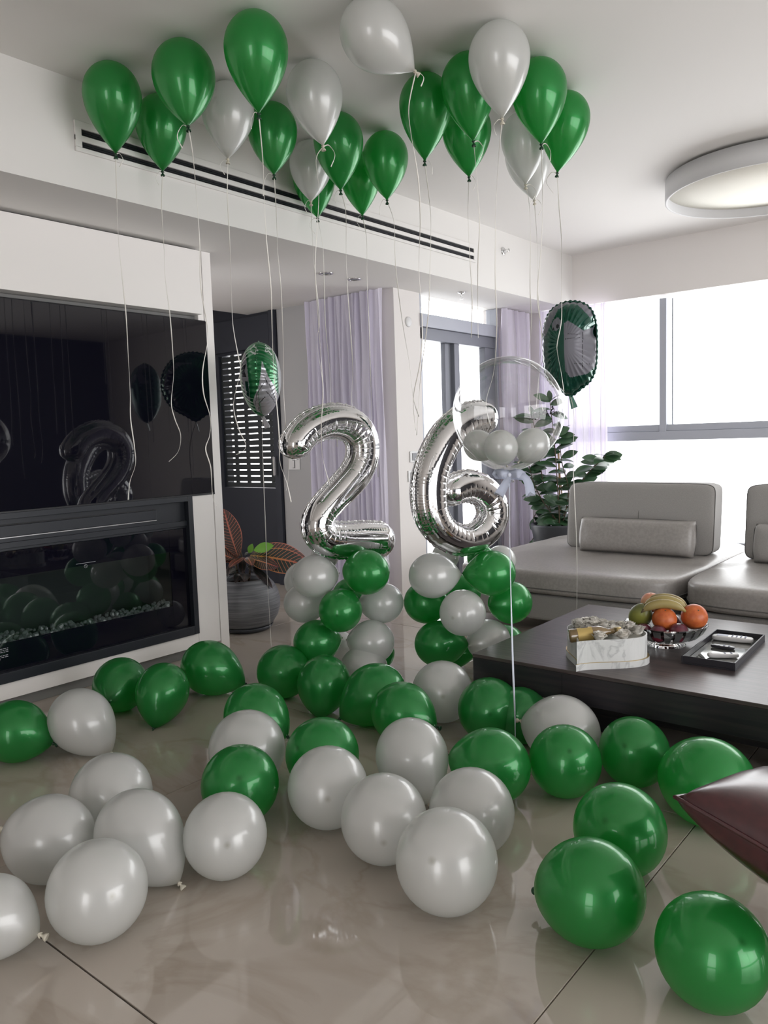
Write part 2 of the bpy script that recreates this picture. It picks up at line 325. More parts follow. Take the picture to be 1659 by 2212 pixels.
# measured balloon placements: colour, centre, diameter, aspect, taper, axis towards the knot
BALLOONS = {
'c1':('G',-3.105,2.032,2.812,0.2448,1.484,0.9,-0.1794,0.1173,-0.9768),
'c2':('G',-3.216,2.359,2.815,0.2387,1.438,0.9,-0.05682,0.01021,-0.9983),
'c3':('G',-2.723,2.121,2.807,0.2547,1.407,0.9,0.1745,-0.09371,-0.9802),
'c4':('W',-2.886,2.488,2.815,0.2383,1.41,0.9,-0.047,-0.02564,-0.9986),
'c5':('G',-2.351,2.183,2.811,0.2469,1.461,0.9,-0.1019,0.08821,-0.9909),
'c6':('G',-2.9,2.777,2.814,0.241,1.439,0.9,0.06426,-0.07363,-0.9952),
'c7':('W',-2.46,2.616,2.812,0.2455,1.444,0.9,0.08711,0.09758,-0.9914),
'c8':('W',-3.105,3.252,2.817,0.2352,1.415,0.9,0.04341,-0.0934,-0.9947),
'c9':('G',-3.239,3.414,2.812,0.2447,1.454,0.9,0.01909,0.05847,-0.9981),
'c10':('G',-2.751,3.089,2.808,0.2522,1.461,0.9,-0.1201,0.1529,-0.9809),
'c11':('G',-3.03,3.58,2.816,0.2369,1.471,0.9,-0.03818,0.08781,-0.9954),
'c12':('G',-2.73,3.442,2.811,0.2457,1.454,0.9,0.01667,0.003688,-0.9999),
'c13':('W',-1.957,2.421,2.817,0.2471,1.334,0.9,0.4679,0.6433,-0.606),
'c14':('G',-2.176,3.051,2.814,0.2424,1.516,0.9,-0.1778,0.1688,-0.9695),
'c15':('G',-1.924,3.02,2.817,0.236,1.538,0.9,0.03203,0.08008,-0.9963),
'c16':('G',-2.202,3.431,2.812,0.2441,1.456,0.9,-0.002824,0.06068,-0.9982),
'c17':('W',-1.695,2.893,2.811,0.2467,1.444,0.9,-0.07076,0.1909,-0.979),
'c18':('G',-1.721,3.278,2.813,0.2431,1.48,0.9,0.02136,0.03979,-0.999),
'c19':('G',-1.791,3.67,2.814,0.2419,1.52,0.9,-0.2058,0.05574,-0.977),
'c20':('W',-2.047,3.733,2.815,0.2392,1.511,0.9,-0.008176,0.03131,-0.9995),
'c21':('W',-2.168,3.989,2.812,0.246,1.472,0.9,0.02517,0.2352,-0.9716),
'f1':('G',-3.246,1.474,0.1268,0.2545,1.198,0.72,0.7843,0.5359,-0.3125),
'f2':('W',-3.084,1.68,0.1443,0.2606,1.279,0.72,0.7099,0.2535,-0.6571),
'f3':('G',-3.427,2.084,0.1313,0.2632,1.191,0.72,0.6332,-0.7532,-0.1784),
'f4':('G',-3.126,2.119,0.1443,0.249,1.254,0.72,0.3296,-0.5459,-0.7703),
'f5':('G',-3.256,2.499,0.1422,0.2773,1.281,0.72,0.7564,0.4972,-0.425),
'f6':('G',-2.523,2.17,0.1333,0.2668,1.196,0.72,0.9141,0.1397,-0.3806),
'f7':('W',-2.257,1.887,0.1437,0.2888,1.096,0.72,-0.7902,0.5936,-0.1524),
'f8':('G',-2.056,1.681,0.1321,0.2651,1.18,0.72,-0.6497,0.5549,-0.5196),
'f9':('G',-2.896,2.682,0.1346,0.2695,1.164,0.72,-0.9651,0.2613,-0.0201),
'f10':('G',-2.569,2.639,0.1393,0.2568,1.199,0.72,0.3149,-0.5572,-0.7683),
'f11':('G',-2.265,2.655,0.1396,0.2751,1.227,0.72,-0.4556,-0.7587,-0.4656),
'f12':('G',-2.023,2.553,0.1303,0.2617,1.179,0.72,0.9847,0.05511,-0.1653),
'f13':('G',-1.991,2.028,0.1334,0.2727,1.13,0.72,0.007114,0.8827,-0.4699),
'f14':('W',-1.787,1.835,0.1349,0.2707,1.183,0.72,-0.6788,0.7143,-0.1703),
'f15':('W',-1.697,2.187,0.1405,0.2642,1.226,0.72,0.6557,-0.3457,-0.6712),
'f16':('W',-1.498,1.779,0.1331,0.2669,1.204,0.72,-0.6328,0.7739,0.02552),
'f17':('W',-1.302,1.973,0.1323,0.2662,1.176,0.72,-0.5484,0.7988,-0.2476),
'f18':('W',-1.195,1.682,0.1393,0.2796,1.189,0.72,-0.2794,0.8376,-0.4695),
'f19':('W',-2.029,2.857,0.1396,0.2804,1.181,0.72,-0.5776,0.7972,-0.1757),
'f20':('G',-1.734,2.785,0.1346,0.2705,1.18,0.72,-0.5197,0.8291,-0.2062),
'f21':('G',-1.434,2.302,0.1316,0.2637,1.179,0.72,-0.9948,-0.1016,-0.0005118),
'f22':('W',-1.37,2.726,0.1384,0.2781,1.18,0.72,-1,0.006981,0.003299),
'f23':('G',-1.24,2.491,0.1291,0.2552,1.187,0.72,-0.4602,0.6537,-0.6008),
'f24':('G',-1.076,2.72,0.1254,0.2525,1.179,0.72,-0.0903,0.8766,-0.4726),
'f25':('G',-0.7699,2.571,0.1446,0.2877,1.289,0.72,-0.8334,0.5092,-0.2148),
'f26':('G',-0.8851,2.126,0.133,0.2662,1.181,0.72,-0.04675,0.8355,-0.5475),
'f27':('G',-0.823,1.787,0.1321,0.2603,1.244,0.72,-0.8927,0.191,-0.4081),
'f28':('G',-0.5105,1.739,0.1246,0.2471,1.17,0.72,-0.6067,0.4527,-0.6534),
'f29':('W',-2.355,1.372,0.1346,0.2697,1.18,0.72,-0.8528,0.4813,-0.2028),
'f30':('W',-2.25,1.097,0.1283,0.2567,1.186,0.72,-0.9408,-0.3386,0.01308),
'f31':('W',-2.027,1.262,0.1401,0.251,1.286,0.72,0.7238,0.1952,-0.6619),
'f32':('W',-1.831,1.43,0.1243,0.2495,1.176,0.72,-0.7799,0.569,-0.2608),
'f33':('W',-1.874,1.033,0.1288,0.2583,1.184,0.72,-0.9195,0.2335,-0.3163),
'f34':('W',-2.025,0.8224,0.1035,0.2085,1.173,0.72,0.7909,0.5213,-0.3205),
'f35':('G',-1.61,2.835,0.12,0.235,1.15,0.72,0.7,0.7,-0.1),
'f36':('W',-0.5593,2.715,0.09631,0.1941,1.171,0.72,-0.1752,0.9365,-0.3037),
'f37':('G',-2.466,3.538,0.1008,0.2027,1.379,0.72,0.8255,0.5628,0.04341),
'f38':('W',-3.123,3.312,0.09522,0.1915,1.29,0.72,0.7781,0.625,-0.06272),
'f39':('W',-2.638,3.016,0.1148,0.2302,1.182,0.72,-0.9955,-0.09435,0.0004728),
't1_1':('W',-2.839,2.881,0.5992,0.2253,1.16,0.72,0.3495,0.9369,0),
't1_2':('G',-2.633,3.05,0.6127,0.2348,1.16,0.72,-0.9975,-0.07064,0),
't1_3':('W',-2.775,3.282,0.5891,0.1766,1.16,0.72,-0.01946,-0.9998,0),
't1_4':('W',-2.931,3.06,0.673,0.1486,1.16,0.72,0.9917,-0.1287,0),
't1_5':('G',-2.783,3.181,0.6671,0.1486,1.16,0.72,0.02165,-0.9998,0),
't1_6':('W',-3.112,3.077,0.5164,0.2251,1.16,0.72,0.9939,-0.1105,0),
't1_7':('W',-2.961,2.925,0.4384,0.2149,1.16,0.72,0.8432,0.5377,0),
't1_8':('W',-2.656,3.199,0.4204,0.2183,1.16,0.72,-0.6141,-0.7892,0),
't1_9':('G',-2.686,2.902,0.4331,0.222,1.16,0.72,-0.5633,0.8263,0),
't1_10':('G',-2.91,3.234,0.4231,0.2097,1.16,0.72,0.5555,-0.8315,0),
't1_11':('G',-2.847,2.885,0.2496,0.2299,1.16,0.72,0.3942,0.919,0),
't1_12':('W',-2.639,3.08,0.2358,0.231,1.16,0.72,-0.962,-0.2729,0),
't1_13':('G',-2.726,3.214,0.1282,0.2,1.16,0.72,-0.2986,-0.9544,0),
't2_1':('W',-2.347,3.249,0.5883,0.2354,1.16,0.72,0.7468,0.665,0),
't2_2':('G',-2.116,3.438,0.5912,0.2354,1.16,0.72,-0.8223,-0.5691,0),
't2_3':('W',-2.222,3.712,0.6093,0.1683,1.16,0.72,0.06607,-0.9978,0),
't2_4':('W',-2.417,3.466,0.6535,0.1482,1.16,0.72,0.9296,-0.3685,0),
't2_5':('G',-2.254,3.56,0.6423,0.1472,1.16,0.72,0.2893,-0.9572,0),
't2_6':('G',-2.473,3.353,0.4147,0.2281,1.16,0.72,0.9951,0.09908,0),
't2_7':('G',-2.113,3.62,0.4049,0.2271,1.16,0.72,-0.3419,-0.9397,0),
't2_8':('W',-2.179,3.264,0.4101,0.2337,1.16,0.72,-0.1778,0.9841,0),
't2_9':('G',-2.434,3.649,0.4222,0.2056,1.16,0.72,0.6561,-0.7547,0),
't2_10':('G',-2.351,3.295,0.2168,0.2443,1.16,0.72,0.87,0.493,0),
't2_11':('W',-2.175,3.495,0.2131,0.2273,1.16,0.72,-0.211,-0.9775,0),
't2_12':('W',-2.524,3.542,0.1536,0.2056,1.16,0.72,0.8939,-0.4483,0),
't2_13':('G',-2.208,3.72,0.1323,0.2281,1.16,0.72,0.02438,-0.9997,0),
}
STRINGS = {
'c1':[(-3.146,2.059,2.586),(-3.152,2.054,2.392),(-3.155,2.052,2.213),(-3.15,2.056,2.052),(-3.145,2.06,1.889),(-3.146,2.059,1.705),(-3.147,2.058,1.54),(-3.151,2.055,1.425),(-3.143,2.061,1.289),(-3.145,2.06,1.215),(-3.167,2.042,1.142),(-3.177,2.033,1.058)],
'c2':[(-3.228,2.362,2.601),(-3.24,2.352,2.43),(-3.239,2.352,2.257),(-3.241,2.351,2.105),(-3.232,2.359,1.929),(-3.229,2.361,1.752),(-3.231,2.36,1.641),(-3.245,2.348,1.508),(-3.235,2.356,1.428),(-3.217,2.371,1.349),(-3.229,2.361,1.27),(-3.267,2.33,1.221)],
'c3':[(-2.684,2.1,2.59),(-2.675,2.108,2.485),(-2.67,2.112,2.321),(-2.667,2.114,2.136),(-2.671,2.111,1.949),(-2.658,2.122,1.798),(-2.659,2.12,1.722),(-2.679,2.104,1.608),(-2.68,2.103,1.512),(-2.663,2.117,1.415),(-2.668,2.114,1.338),(-2.683,2.101,1.28),(-2.67,2.112,1.201),(-2.669,2.113,1.083),(-2.657,2.122,1.034)],
'c4':[(-2.896,2.483,2.608),(-2.904,2.476,2.448),(-2.904,2.476,2.239),(-2.906,2.474,2.029),(-2.907,2.473,1.858),(-2.893,2.485,1.707),(-2.888,2.489,1.643),(-2.915,2.466,1.514),(-2.918,2.464,1.448),(-2.903,2.477,1.36),(-2.881,2.494,1.293),(-2.893,2.485,1.261),(-2.919,2.464,1.246)],
'c5':[(-2.374,2.203,2.586),(-2.368,2.208,2.4),(-2.369,2.207,2.259),(-2.367,2.208,2.098),(-2.361,2.214,1.918),(-2.363,2.212,1.735),(-2.363,2.212,1.57),(-2.357,2.217,1.402),(-2.355,2.218,1.29),(-2.356,2.217,1.215),(-2.337,2.233,1.129),(-2.327,2.242,1.052)],
'c6':[(-2.886,2.761,2.599),(-2.884,2.763,2.417),(-2.885,2.762,2.24),(-2.88,2.766,2.106),(-2.878,2.767,2.017),(-2.88,2.766,1.746),(-2.885,2.761,1.54),(-2.881,2.765,1.309),(-2.876,2.769,1.228),(-2.884,2.762,1.1),(-2.893,2.755,1.053)],
'c7':[(-2.441,2.638,2.592),(-2.466,2.617,2.532),(-2.461,2.621,2.384),(-2.482,2.604,2.105),(-2.484,2.603,2.004),(-2.48,2.606,1.821),(-2.475,2.61,1.657),(-2.473,2.611,1.512),(-2.484,2.602,1.366),(-2.485,2.602,1.24),(-2.477,2.608,1.177),(-2.463,2.62,1.102)],
'c8':[(-3.096,3.233,2.612),(-3.097,3.232,2.452),(-3.092,3.236,2.227),(-3.084,3.242,2.1),(-3.081,3.245,1.948),(-3.094,3.234,1.847),(-3.077,3.248,1.615),(-3.087,3.24,1.434),(-3.09,3.238,1.33)],
'c9':[(-3.235,3.427,2.589),(-3.217,3.442,2.433),(-3.216,3.442,2.248),(-3.218,3.441,1.982),(-3.207,3.45,1.712),(-3.207,3.45,1.494),(-3.186,3.467,1.357),(-3.186,3.467,1.26)],
'c10':[(-2.779,3.125,2.581),(-2.762,3.139,2.466),(-2.767,3.135,2.233),(-2.765,3.137,2.044),(-2.758,3.142,1.806),(-2.756,3.143,1.662),(-2.765,3.136,1.494),(-2.756,3.144,1.274),(-2.783,3.122,1.128),(-2.73,3.165,1.019)],
'c11':[(-3.038,3.599,2.597),(-3.023,3.611,2.453),(-3.027,3.608,2.242),(-3.026,3.61,1.975),(-3.026,3.609,1.705),(-3.025,3.61,1.487),(-3.026,3.609,1.377),(-3.008,3.624,1.239),(-3.006,3.625,1.072)],
'c12':[(-2.726,3.442,2.587),(-2.701,3.463,2.468),(-2.701,3.463,2.321),(-2.696,3.466,2.173),(-2.677,3.483,1.923),(-2.652,3.503,1.696),(-2.64,3.512,1.518),(-2.619,3.53,1.415)],
'c13':[(-1.865,2.547,2.698),(-1.885,2.531,2.569),(-1.88,2.534,2.466),(-1.87,2.543,2.38),(-1.861,2.55,2.275),(-1.86,2.551,2.135),(-1.868,2.545,1.959),(-1.862,2.549,1.745),(-1.871,2.542,1.601),(-1.896,2.522,1.456),(-1.891,2.525,1.328)],
'c14':[(-2.218,3.091,2.584),(-2.207,3.1,2.431),(-2.201,3.104,2.305),(-2.209,3.098,2.093),(-2.22,3.089,1.878),(-2.251,3.064,1.619),(-2.263,3.054,1.488),(-2.275,3.044,1.311)],
'c15':[(-1.917,3.039,2.582),(-1.908,3.046,2.434),(-1.901,3.051,2.237),(-1.909,3.045,2.078),(-1.913,3.042,1.917),(-1.914,3.041,1.734)],
'c16':[(-2.203,3.445,2.589),(-2.21,3.439,2.414),(-2.207,3.441,2.233),(-2.201,3.447,1.981),(-2.208,3.441,1.796)],
'c17':[(-1.711,2.936,2.593),(-1.723,2.926,2.457),(-1.736,2.915,2.235),(-1.742,2.91,1.954),(-1.74,2.912,1.764),(-1.752,2.902,1.572),(-1.78,2.879,1.437),(-1.766,2.89,1.339)],
'c18':[(-1.716,3.287,2.585),(-1.716,3.287,2.366),(-1.721,3.283,2.164),(-1.738,3.269,1.92),(-1.725,3.279,1.754),(-1.735,3.271,1.588),(-1.748,3.26,1.42)],
'c19':[(-1.839,3.683,2.582),(-1.834,3.688,2.409),(-1.827,3.694,2.253),(-1.829,3.692,2.027),(-1.83,3.691,1.868),(-1.847,3.677,1.754),(-1.848,3.677,1.708),(-1.832,3.689,1.591),(-1.824,3.696,1.51)],
'c20':[(-2.048,3.741,2.583),(-2.035,3.751,2.486),(-2.032,3.754,2.3),(-2.036,3.75,2.064),(-2.033,3.753,1.874),(-2.051,3.739,1.634),(-2.044,3.744,1.391)],
'c21':[(-2.162,4.043,2.589),(-2.152,4.051,2.371),(-2.151,4.052,2.118),(-2.141,4.06,1.914),(-2.128,4.07,1.759),(-2.157,4.047,1.579),(-2.132,4.068,1.408)],
'foil_l':[(-3.54,3.201,1.454),(-3.544,3.198,1.288),(-3.547,3.196,1.038),(-3.548,3.195,0.758),(-3.551,3.193,0.502),(-3.548,3.195,0.215),(-3.547,3.196,0.042)],
'foil_r':[(-1.914,3.99,1.541),(-1.912,3.993,1.386),(-1.917,3.988,1.134),(-1.913,3.992,0.956),(-1.905,3.998,0.621),(-1.907,3.996,0.321),(-1.908,3.995,0.171)],
'bubble':[(-1.581,2.712,1.148),(-1.58,2.713,0.912),(-1.579,2.714,0.631),(-1.577,2.716,0.365),(-1.573,2.718,0.172)],
}
BRANCHES = [[(-3.192,6.35,0.501),(-3.202,6.35,0.79),(-3.22,6.35,1.098),(-3.24,6.35,1.323),(-3.268,6.35,1.576)],[(-3.185,6.4,0.496),(-3.124,6.4,0.788),(-3.183,6.4,1.034),(-3.212,6.4,1.301)],[(-3.164,6.45,0.534),(-3.073,6.45,0.785),(-2.971,6.45,0.929),(-2.876,6.45,1.022),(-2.8,6.45,1.089)],[(-3.227,6.35,0.533),(-3.371,6.35,0.724),(-3.444,6.35,0.87),(-3.484,6.35,1.004)],[(-3.271,6.4,0.535),(-3.35,6.4,0.784),(-3.402,6.4,1.035),(-3.427,6.4,1.244),(-3.471,6.4,1.454)],[(-3.256,6.45,0.496),(-3.347,6.45,0.577),(-3.44,6.45,0.608),(-3.503,6.45,0.52)],[(-3.201,6.35,0.509),(-3.319,6.35,0.496),(-3.413,6.35,0.407),(-3.462,6.35,0.336)]]
TWO = [(-0.301,1.217,0.0786),(-0.27,1.285,0.0811),(-0.198,1.353,0.0819),(-0.088,1.394,0.0833),(0.017,1.395,0.087),(0.1,1.362,0.0907),(0.149,1.292,0.0915),(0.145,1.199,0.0891),(0.095,1.117,0.0862),(0.013,1.048,0.0828),(-0.073,0.982,0.0795),(-0.14,0.92,0.0788),(-0.16,0.854,0.081),(-0.111,0.796,0.0865),(0.001,0.772,0.093),(0.117,0.762,0.0971),(0.224,0.748,0.0987),(0.334,0.729,0.0977)]
SIX = [(0.189,1.376,0.0823),(0.079,1.387,0.0857),(-0.035,1.365,0.0889),(-0.143,1.302,0.0921),(-0.218,1.213,0.0935),(-0.267,1.117,0.0952),(-0.28,1.016,0.0975),(-0.265,0.919,0.0912),(-0.194,0.829,0.0809),(-0.053,0.77,0.0733),(0.082,0.792,0.0797),(0.165,0.875,0.0878),(0.133,0.982,0.0848),(0.015,1.041,0.0784),(-0.1,1.036,0.0747),(-0.188,0.991,0.0645)]
# ================================================================ ROOM
CE, SO = 2.947, 2.465           # ceiling and soffit heights
XC, XD, YW, YB = -3.90, -3.85, 7.0, 4.9
# floor: marble slabs over a grout bed
fl = struct('floor', bx((-6.2, -3.1, -.12), (3.6, 7.2, -.006)), mat['grout'])
tile_me = bpy.data.meshes.new('tile'); _b = nb(); box(_b, (-.8225, -.8215, -.01), (.8225, .8215, 0), .0012, 1); _b.to_mesh(tile_me); _b.free(); tile_me.materials.append(mat['floor'])
for i in range(-4, 3):
    for j in range(-3, 4):
        x0 = -.8+1.648*i; y0 = .934+1.648*j
        cx_, cy_ = x0+.824, y0+.824
        if cx_ > 3.6 or cx_ < -6.3 or cy_ < -3.2: continue
        obj('tile', tile_me, None, fl, (cx_, cy_, 0))
struct('ceiling', bx((-6.2, -3.1, CE), (3.6, 7.2, CE+.12)), mat['ceiling'])
b = nb(); box(b, (-5.55, -3, SO), (-3.359, YB, CE)); box(b, (-4.0, YB, SO), (-3.359, 7.0, CE))
struct('trim_1', b, mat['ceiling'])                                     # dropped soffit along the cabinet side
struct('trim_2', bx((-3.85, YW, 2.48), (3.5, YW+.2, CE)), mat['wall'])   # beam over the window
b = nb(); box(b, (-6.2, -3, 0), (-6.1, .2, CE)); box(b, (-6.2, 2.6, 0), (-6.1, YB, CE)); box(b, (-6.2, .2, 0), (-6.1, 2.6, .4)); box(b, (-6.2, .2, 2.4), (-6.1, 2.6, CE))
struct('wall_left', b, mat['wall'])
b = nb(); box(b, (-6.2, -3.1, 0), (-.3, -3.0, CE)); box(b, (1.1, -3.1, 0), (3.6, -3.0, CE)); box(b, (-.3, -3.1, 0), (1.1, -3.0, .05)); box(b, (-.3, -3.1, 2.4), (1.1, -3.0, CE))
struct('wall_rear', b, mat['wall'])
b = nb(); box(b, (3.5, -3, 0), (3.65, -.1, CE)); box(b, (3.5, 4.7, 0), (3.65, 7.2, CE)); box(b, (3.5, -.1, 0), (3.65, 4.7, .05)); box(b, (3.5, -.1, 2.4), (3.65, 4.7, CE))
struct('wall_right', b, mat['wall_right'])
w4 = struct('added_side_window', bx((3.54, -.1, 2.34), (3.6, 4.7, 2.4)), mat['alu'])  # unseen side window, added to light the cabinet and balloons
obj('window_rail', bx((3.54, -.1, .05), (3.6, 4.7, .11)), mat['alu'], w4)
for y_ in (-.1, 1.5, 3.1, 4.64): obj('mullion', bx((3.54, y_, .11), (3.6, y_+.06, 2.34)), mat['alu'], w4)
struct('wall_divider', bx((-4.62, -3, 0), (-4.45, 3.1, SO)), mat['wall'])
struct('wall_back', bx((-5.17, YB, 0), (-4.0, YB+.12, SO)), mat['wall_grey'])
b = nb(); box(b, (-4.0, YB, 0), (XD, 5.24, SO)); box(b, (-4.0, 6.45, 0), (XD, 7.2, SO))
struct('wall_door_side', b, mat['wall'])
b = nb(); box(b, (-3.85, YW, 0), (-3.62, YW+.2, 2.48)); box(b, (-3.62, YW, 0), (.8, YW+.2, .20)); box(b, (.8, YW, 0), (3.5, YW+.2, 2.48))
struct('wall_window_side', b, mat['wall'])
# door_1: sliding glass door in the white wall, with transom
dr = struct('door_1', bx((-3.96, 5.24, 2.20), (-3.835, 6.45, 2.305), .004), mat['alu_light'])
b = nb(); box(b, (-3.95, 5.24, 2.10), (-3.86, 6.45, 2.199), .004)
obj('frame_head', b, mat['alu'], dr)
b = nb(); box(b, (-3.95, 5.235, 0), (-3.86, 5.275, 2.463), .003); obj('jamb', b, mat['alu_light'], dr)
b = nb(); box(b, (-3.95, 6.42, 0), (-3.84, 6.45, 2.463), .003); obj('jamb', b, mat['alu_light'], dr)
for (ya, yb, xa, xb) in ((5.655, 5.745, -3.945, -3.90), (5.75, 5.83, -3.915, -3.865), (6.25, 6.42, -3.93, -3.865), (5.276, 5.30, -3.945, -3.90)):
    obj('door_stile', bx((xa, ya, .012), (xb, yb, 2.10), .004), mat['alu'], dr)
obj('bottom_rail', bx((-3.945, 5.30, .012), (-3.90, 5.655, .10), .003), mat['alu'], dr)
obj('bottom_rail', bx((-3.915, 5.83, .012), (-3.865, 6.25, .10), .003), mat['alu'], dr)
obj('pane', bx((-3.925, 5.30, .10), (-3.92, 5.655, 2.10)), mat['pane'], dr)
obj('pane', bx((-3.893, 5.83, .10), (-3.888, 6.25, 2.10)), mat['pane'], dr)
obj('pane', bx((-3.905, 5.275, 2.305), (-3.90, 6.42, 2.463)), mat['pane'], dr)
# window_1: wide window with a heavy middle rail
wn = struct('window_1', bx((-3.62, 7.05, 1.205), (.8, 7.15, 1.285), .004), mat['alu_light'])
obj('window_rail', bx((-3.62, 7.07, 1.285), (.8, 7.13, 1.345), .004), mat['alu_light'], wn)
obj('window_rail', bx((-3.62, 7.05, .20), (.8, 7.15, .27), .004), mat['alu_light'], wn)
obj('window_rail', bx((-3.62, 7.07, .27), (.8, 7.12, .31), .004), mat['alu_light'], wn)
obj('window_rail', bx((-3.62, 7.06, 2.482), (.8, 7.14, 2.52)), mat['alu_light'], wn)
for xa in (-2.555, -.9): obj('mullion', bx((xa, 7.055, 1.27), (xa+.062, 7.12, 2.455), .004), mat['alu_light'], wn)
for xa in (-2.463,): obj('mullion', bx((xa, 7.11, 1.33), (xa+.012, 7.14, 2.455), .002), mat['alu_light'], wn)
for xa in (-3.62, .75): obj('mullion', bx((xa, 7.05, .27), (xa+.05, 7.13, 2.455), .004), mat['alu_light'], wn)
obj('pane', bx((-3.57, 7.098, .27), (.75, 7.103, 1.205)), mat['pane'], wn)
obj('pane', bx((-3.57, 7.098, 1.345), (.75, 7.103, 2.455)), mat['pane'], wn)
# added_rear_window: unseen rear opening, added for fill light and balloon streaks
w2 = struct('added_rear_window', bx((-.3, -3.08, 2.34), (1.1, -3.02, 2.4)), mat['alu'])
obj('window_rail', bx((-.3, -3.08, .05), (1.1, -3.02, .11)), mat['alu'], w2)
for x_ in (-.3, 1.04): obj('mullion', bx((x_, -3.08, .11), (x_+.06, -3.02, 2.34)), mat['alu'], w2)
w3 = struct('added_hall_window', bx((-6.18, .2, 2.34), (-6.12, 2.6, 2.4)), mat['alu'])  # unseen hall window, added to brighten the alcove
obj('window_rail', bx((-6.18, .2, .4), (-6.12, 2.6, .46)), mat['alu'], w3)
for y_ in (.2, 1.37, 2.54): obj('mullion', bx((-6.18, y_, .46), (-6.12, y_+.06, 2.34)), mat['alu'], w3)
# door_2: dark door wall with the perforated shutter
b = nb()
box(b, (-6.1, YB, 2.125), (-5.17, YB+.12, CE)); box(b, (-6.1, YB, 0), (-5.995, YB+.12, 2.125)); box(b, (-5.245, YB, .0), (-5.17, YB+.12, 2.125)); box(b, (-5.995, YB, 0), (-5.245, YB+.12, .88))
d2_ = struct('door_2', b, mat['dark_wall'])
obj('shutter_box', bx((-6.05, YB-.03, 2.15), (-5.25, YB-.001, 2.44), .004), mat['dark_wall'], d2_)
obj('door_frame', bx((-5.245, YB-.035, 0), (-5.175, YB-.001, 2.463), .004), mat['alu'], d2_).data.materials[0] = mat['dark_wall']
obj('door_handle', bx((-5.225, YB-.075, 1.0), (-5.205, YB-.035, 1.17), .004), mat['steel'], d2_)
sl = nb(); x0, x1 = -5.995, -5.245
box(sl, (x0, 0, 0), (x1, .012, .046), .002, 1)
xx = x0+.03
holes = [(-5.965, -5.845), (-5.80, -5.685), (-5.64, -5.505), (-5.462, -5.348), (-5.313, -5.256)]
ed = [x0]+[v for h in holes for v in h]+[x1]
for a_, b_ in zip(ed[0::2], ed[1::2]): box(sl, (a_, 0, .046), (b_, .012, .0564))
slm = bpy.data.meshes.new('slat'); sl.to_mesh(slm); sl.free(); slm.materials.append(mat['slat'])
for k in range(22): obj('slat', slm, None, d2_, (0, YB+.02, .883+k*.0564))
struct('baseboard_back', bx((-5.17, YB-.012, 0), (-3.86, YB, .07), .003), mat['lacquer'])
struct('baseboard_right', bx((3.488, -3, 0), (3.5, 7.0, .07), .003), mat['lacquer'])

# curtains
def curtain(name, p0, p1, z0, z1, folds, amp, m, label, group=None):
    p0, p1 = Vector(p0), Vector(p1); d = p1-p0; nrm = Vector((-d.y, d.x)).normalized(); bm = nb(); N = folds*12; rows = 10; V = []
    rnd = random.Random(name+str(p0.x)); ph = [rnd.uniform(-.5, .5) for _ in range(folds+2)]
    for j in range(rows+1):
        z = z0+(z1-z0)*j/rows; r = []
        for i in range(N+1):
            t = i/N; k = int(t*folds); f = t*folds+.25*math.sin(t*folds*1.7+ph[min(k, folds)]*0)
            a = amp*(.55+.45*math.sin(k*2.3+1))*(1.0 if j < rows else .7)
            q = p0+d*t+nrm*(a*math.sin(2*PI*f)+.012*math.sin(j*.9+i*.3))
            r.append(bm.verts.new((q.x, q.y, z)))
        V.append(r)
    for j in range(rows):
        for i in range(N): bm.faces.new((V[j][i], V[j][i+1], V[j+1][i+1], V[j+1][i])).smooth = True
    o = obj(name, bm, m); tag(o, label, 'curtain', group)
    hem = nb(); 
    pts = [v for v in ()]
    return o
curtain('curtain', (-4.72, 4.80), (-3.88, 4.80), .03, 2.455, 17, .026, mat['curtain'], 'lavender-grey floor-length curtain hanging behind the silver figure two')
curtain('curtain', (-3.76, 6.40), (-3.76, 6.90), .03, 2.455, 8, .03, mat['curtain_bright'], 'narrow pinkish-white curtain beside the glass door, behind the clear bubble balloon')
curtain('curtain', (-3.66, 6.90), (-2.98, 6.90), .03, 2.46, 15, .028, mat['curtain_bright'], 'sunlit sheer white curtain at the left end of the wide window')

# ceiling and wall fittings
v = empty('air_vent', (-3.357, 3.65, 2.70), label='long white linear air vent with two dark slots in the soffit', cat='vent')
Yv0, Yv1 = 1.99-3.65, 5.31-3.65
obj('vent_back', bx((-.0, Yv0+.03, -.055), (.002, Yv1-.02, .04)), mat['vent_dark'], v)
for z0_, z1_ in ((.034, .066), (-.021, .004), (-.068, -.049)): obj('vent_rail', bx((.0, Yv0, z0_), (.012, Yv1, z1_), .002), mat['ceiling'], v)
for y_ in (Yv0, Yv1-.03): obj('vent_end', bx((0, y_, -.0488), (.0125, y_+.03, .034)), mat['ceiling'], v)
for z_ in (.012, -.042): 
    for q in (0, .008): obj('vent_blade', bx((.002, Yv0+.03, z_+q), (.008, Yv1-.03, z_+q+.002)), mat['black_metal'], v)
lp = empty('ceiling_lamp', (-1.33, 5.62, 2.80), label='large round white ring-shaped ceiling lamp near the window', cat='ceiling lamp')
b = nb(); lathe(b, [(.612, .128), (.628, .128), (.628, 0), (.62, -.003), (.612, 0), (.612, .128)], 96); obj('lamp_band', b, mat['lamp_ring'], lp)
b = nb(); lathe(b, [(0, .058), (.611, .058), (.611, .07), (0, .07)], 96); obj('lamp_diffuser', b, mat['diffuser'], lp)
b = nb(); lathe(b, [(0, .10), (.5, .10), (.5, .147), (0, .147)], 48); obj('lamp_mount', b, mat['lamp_ring'], lp)
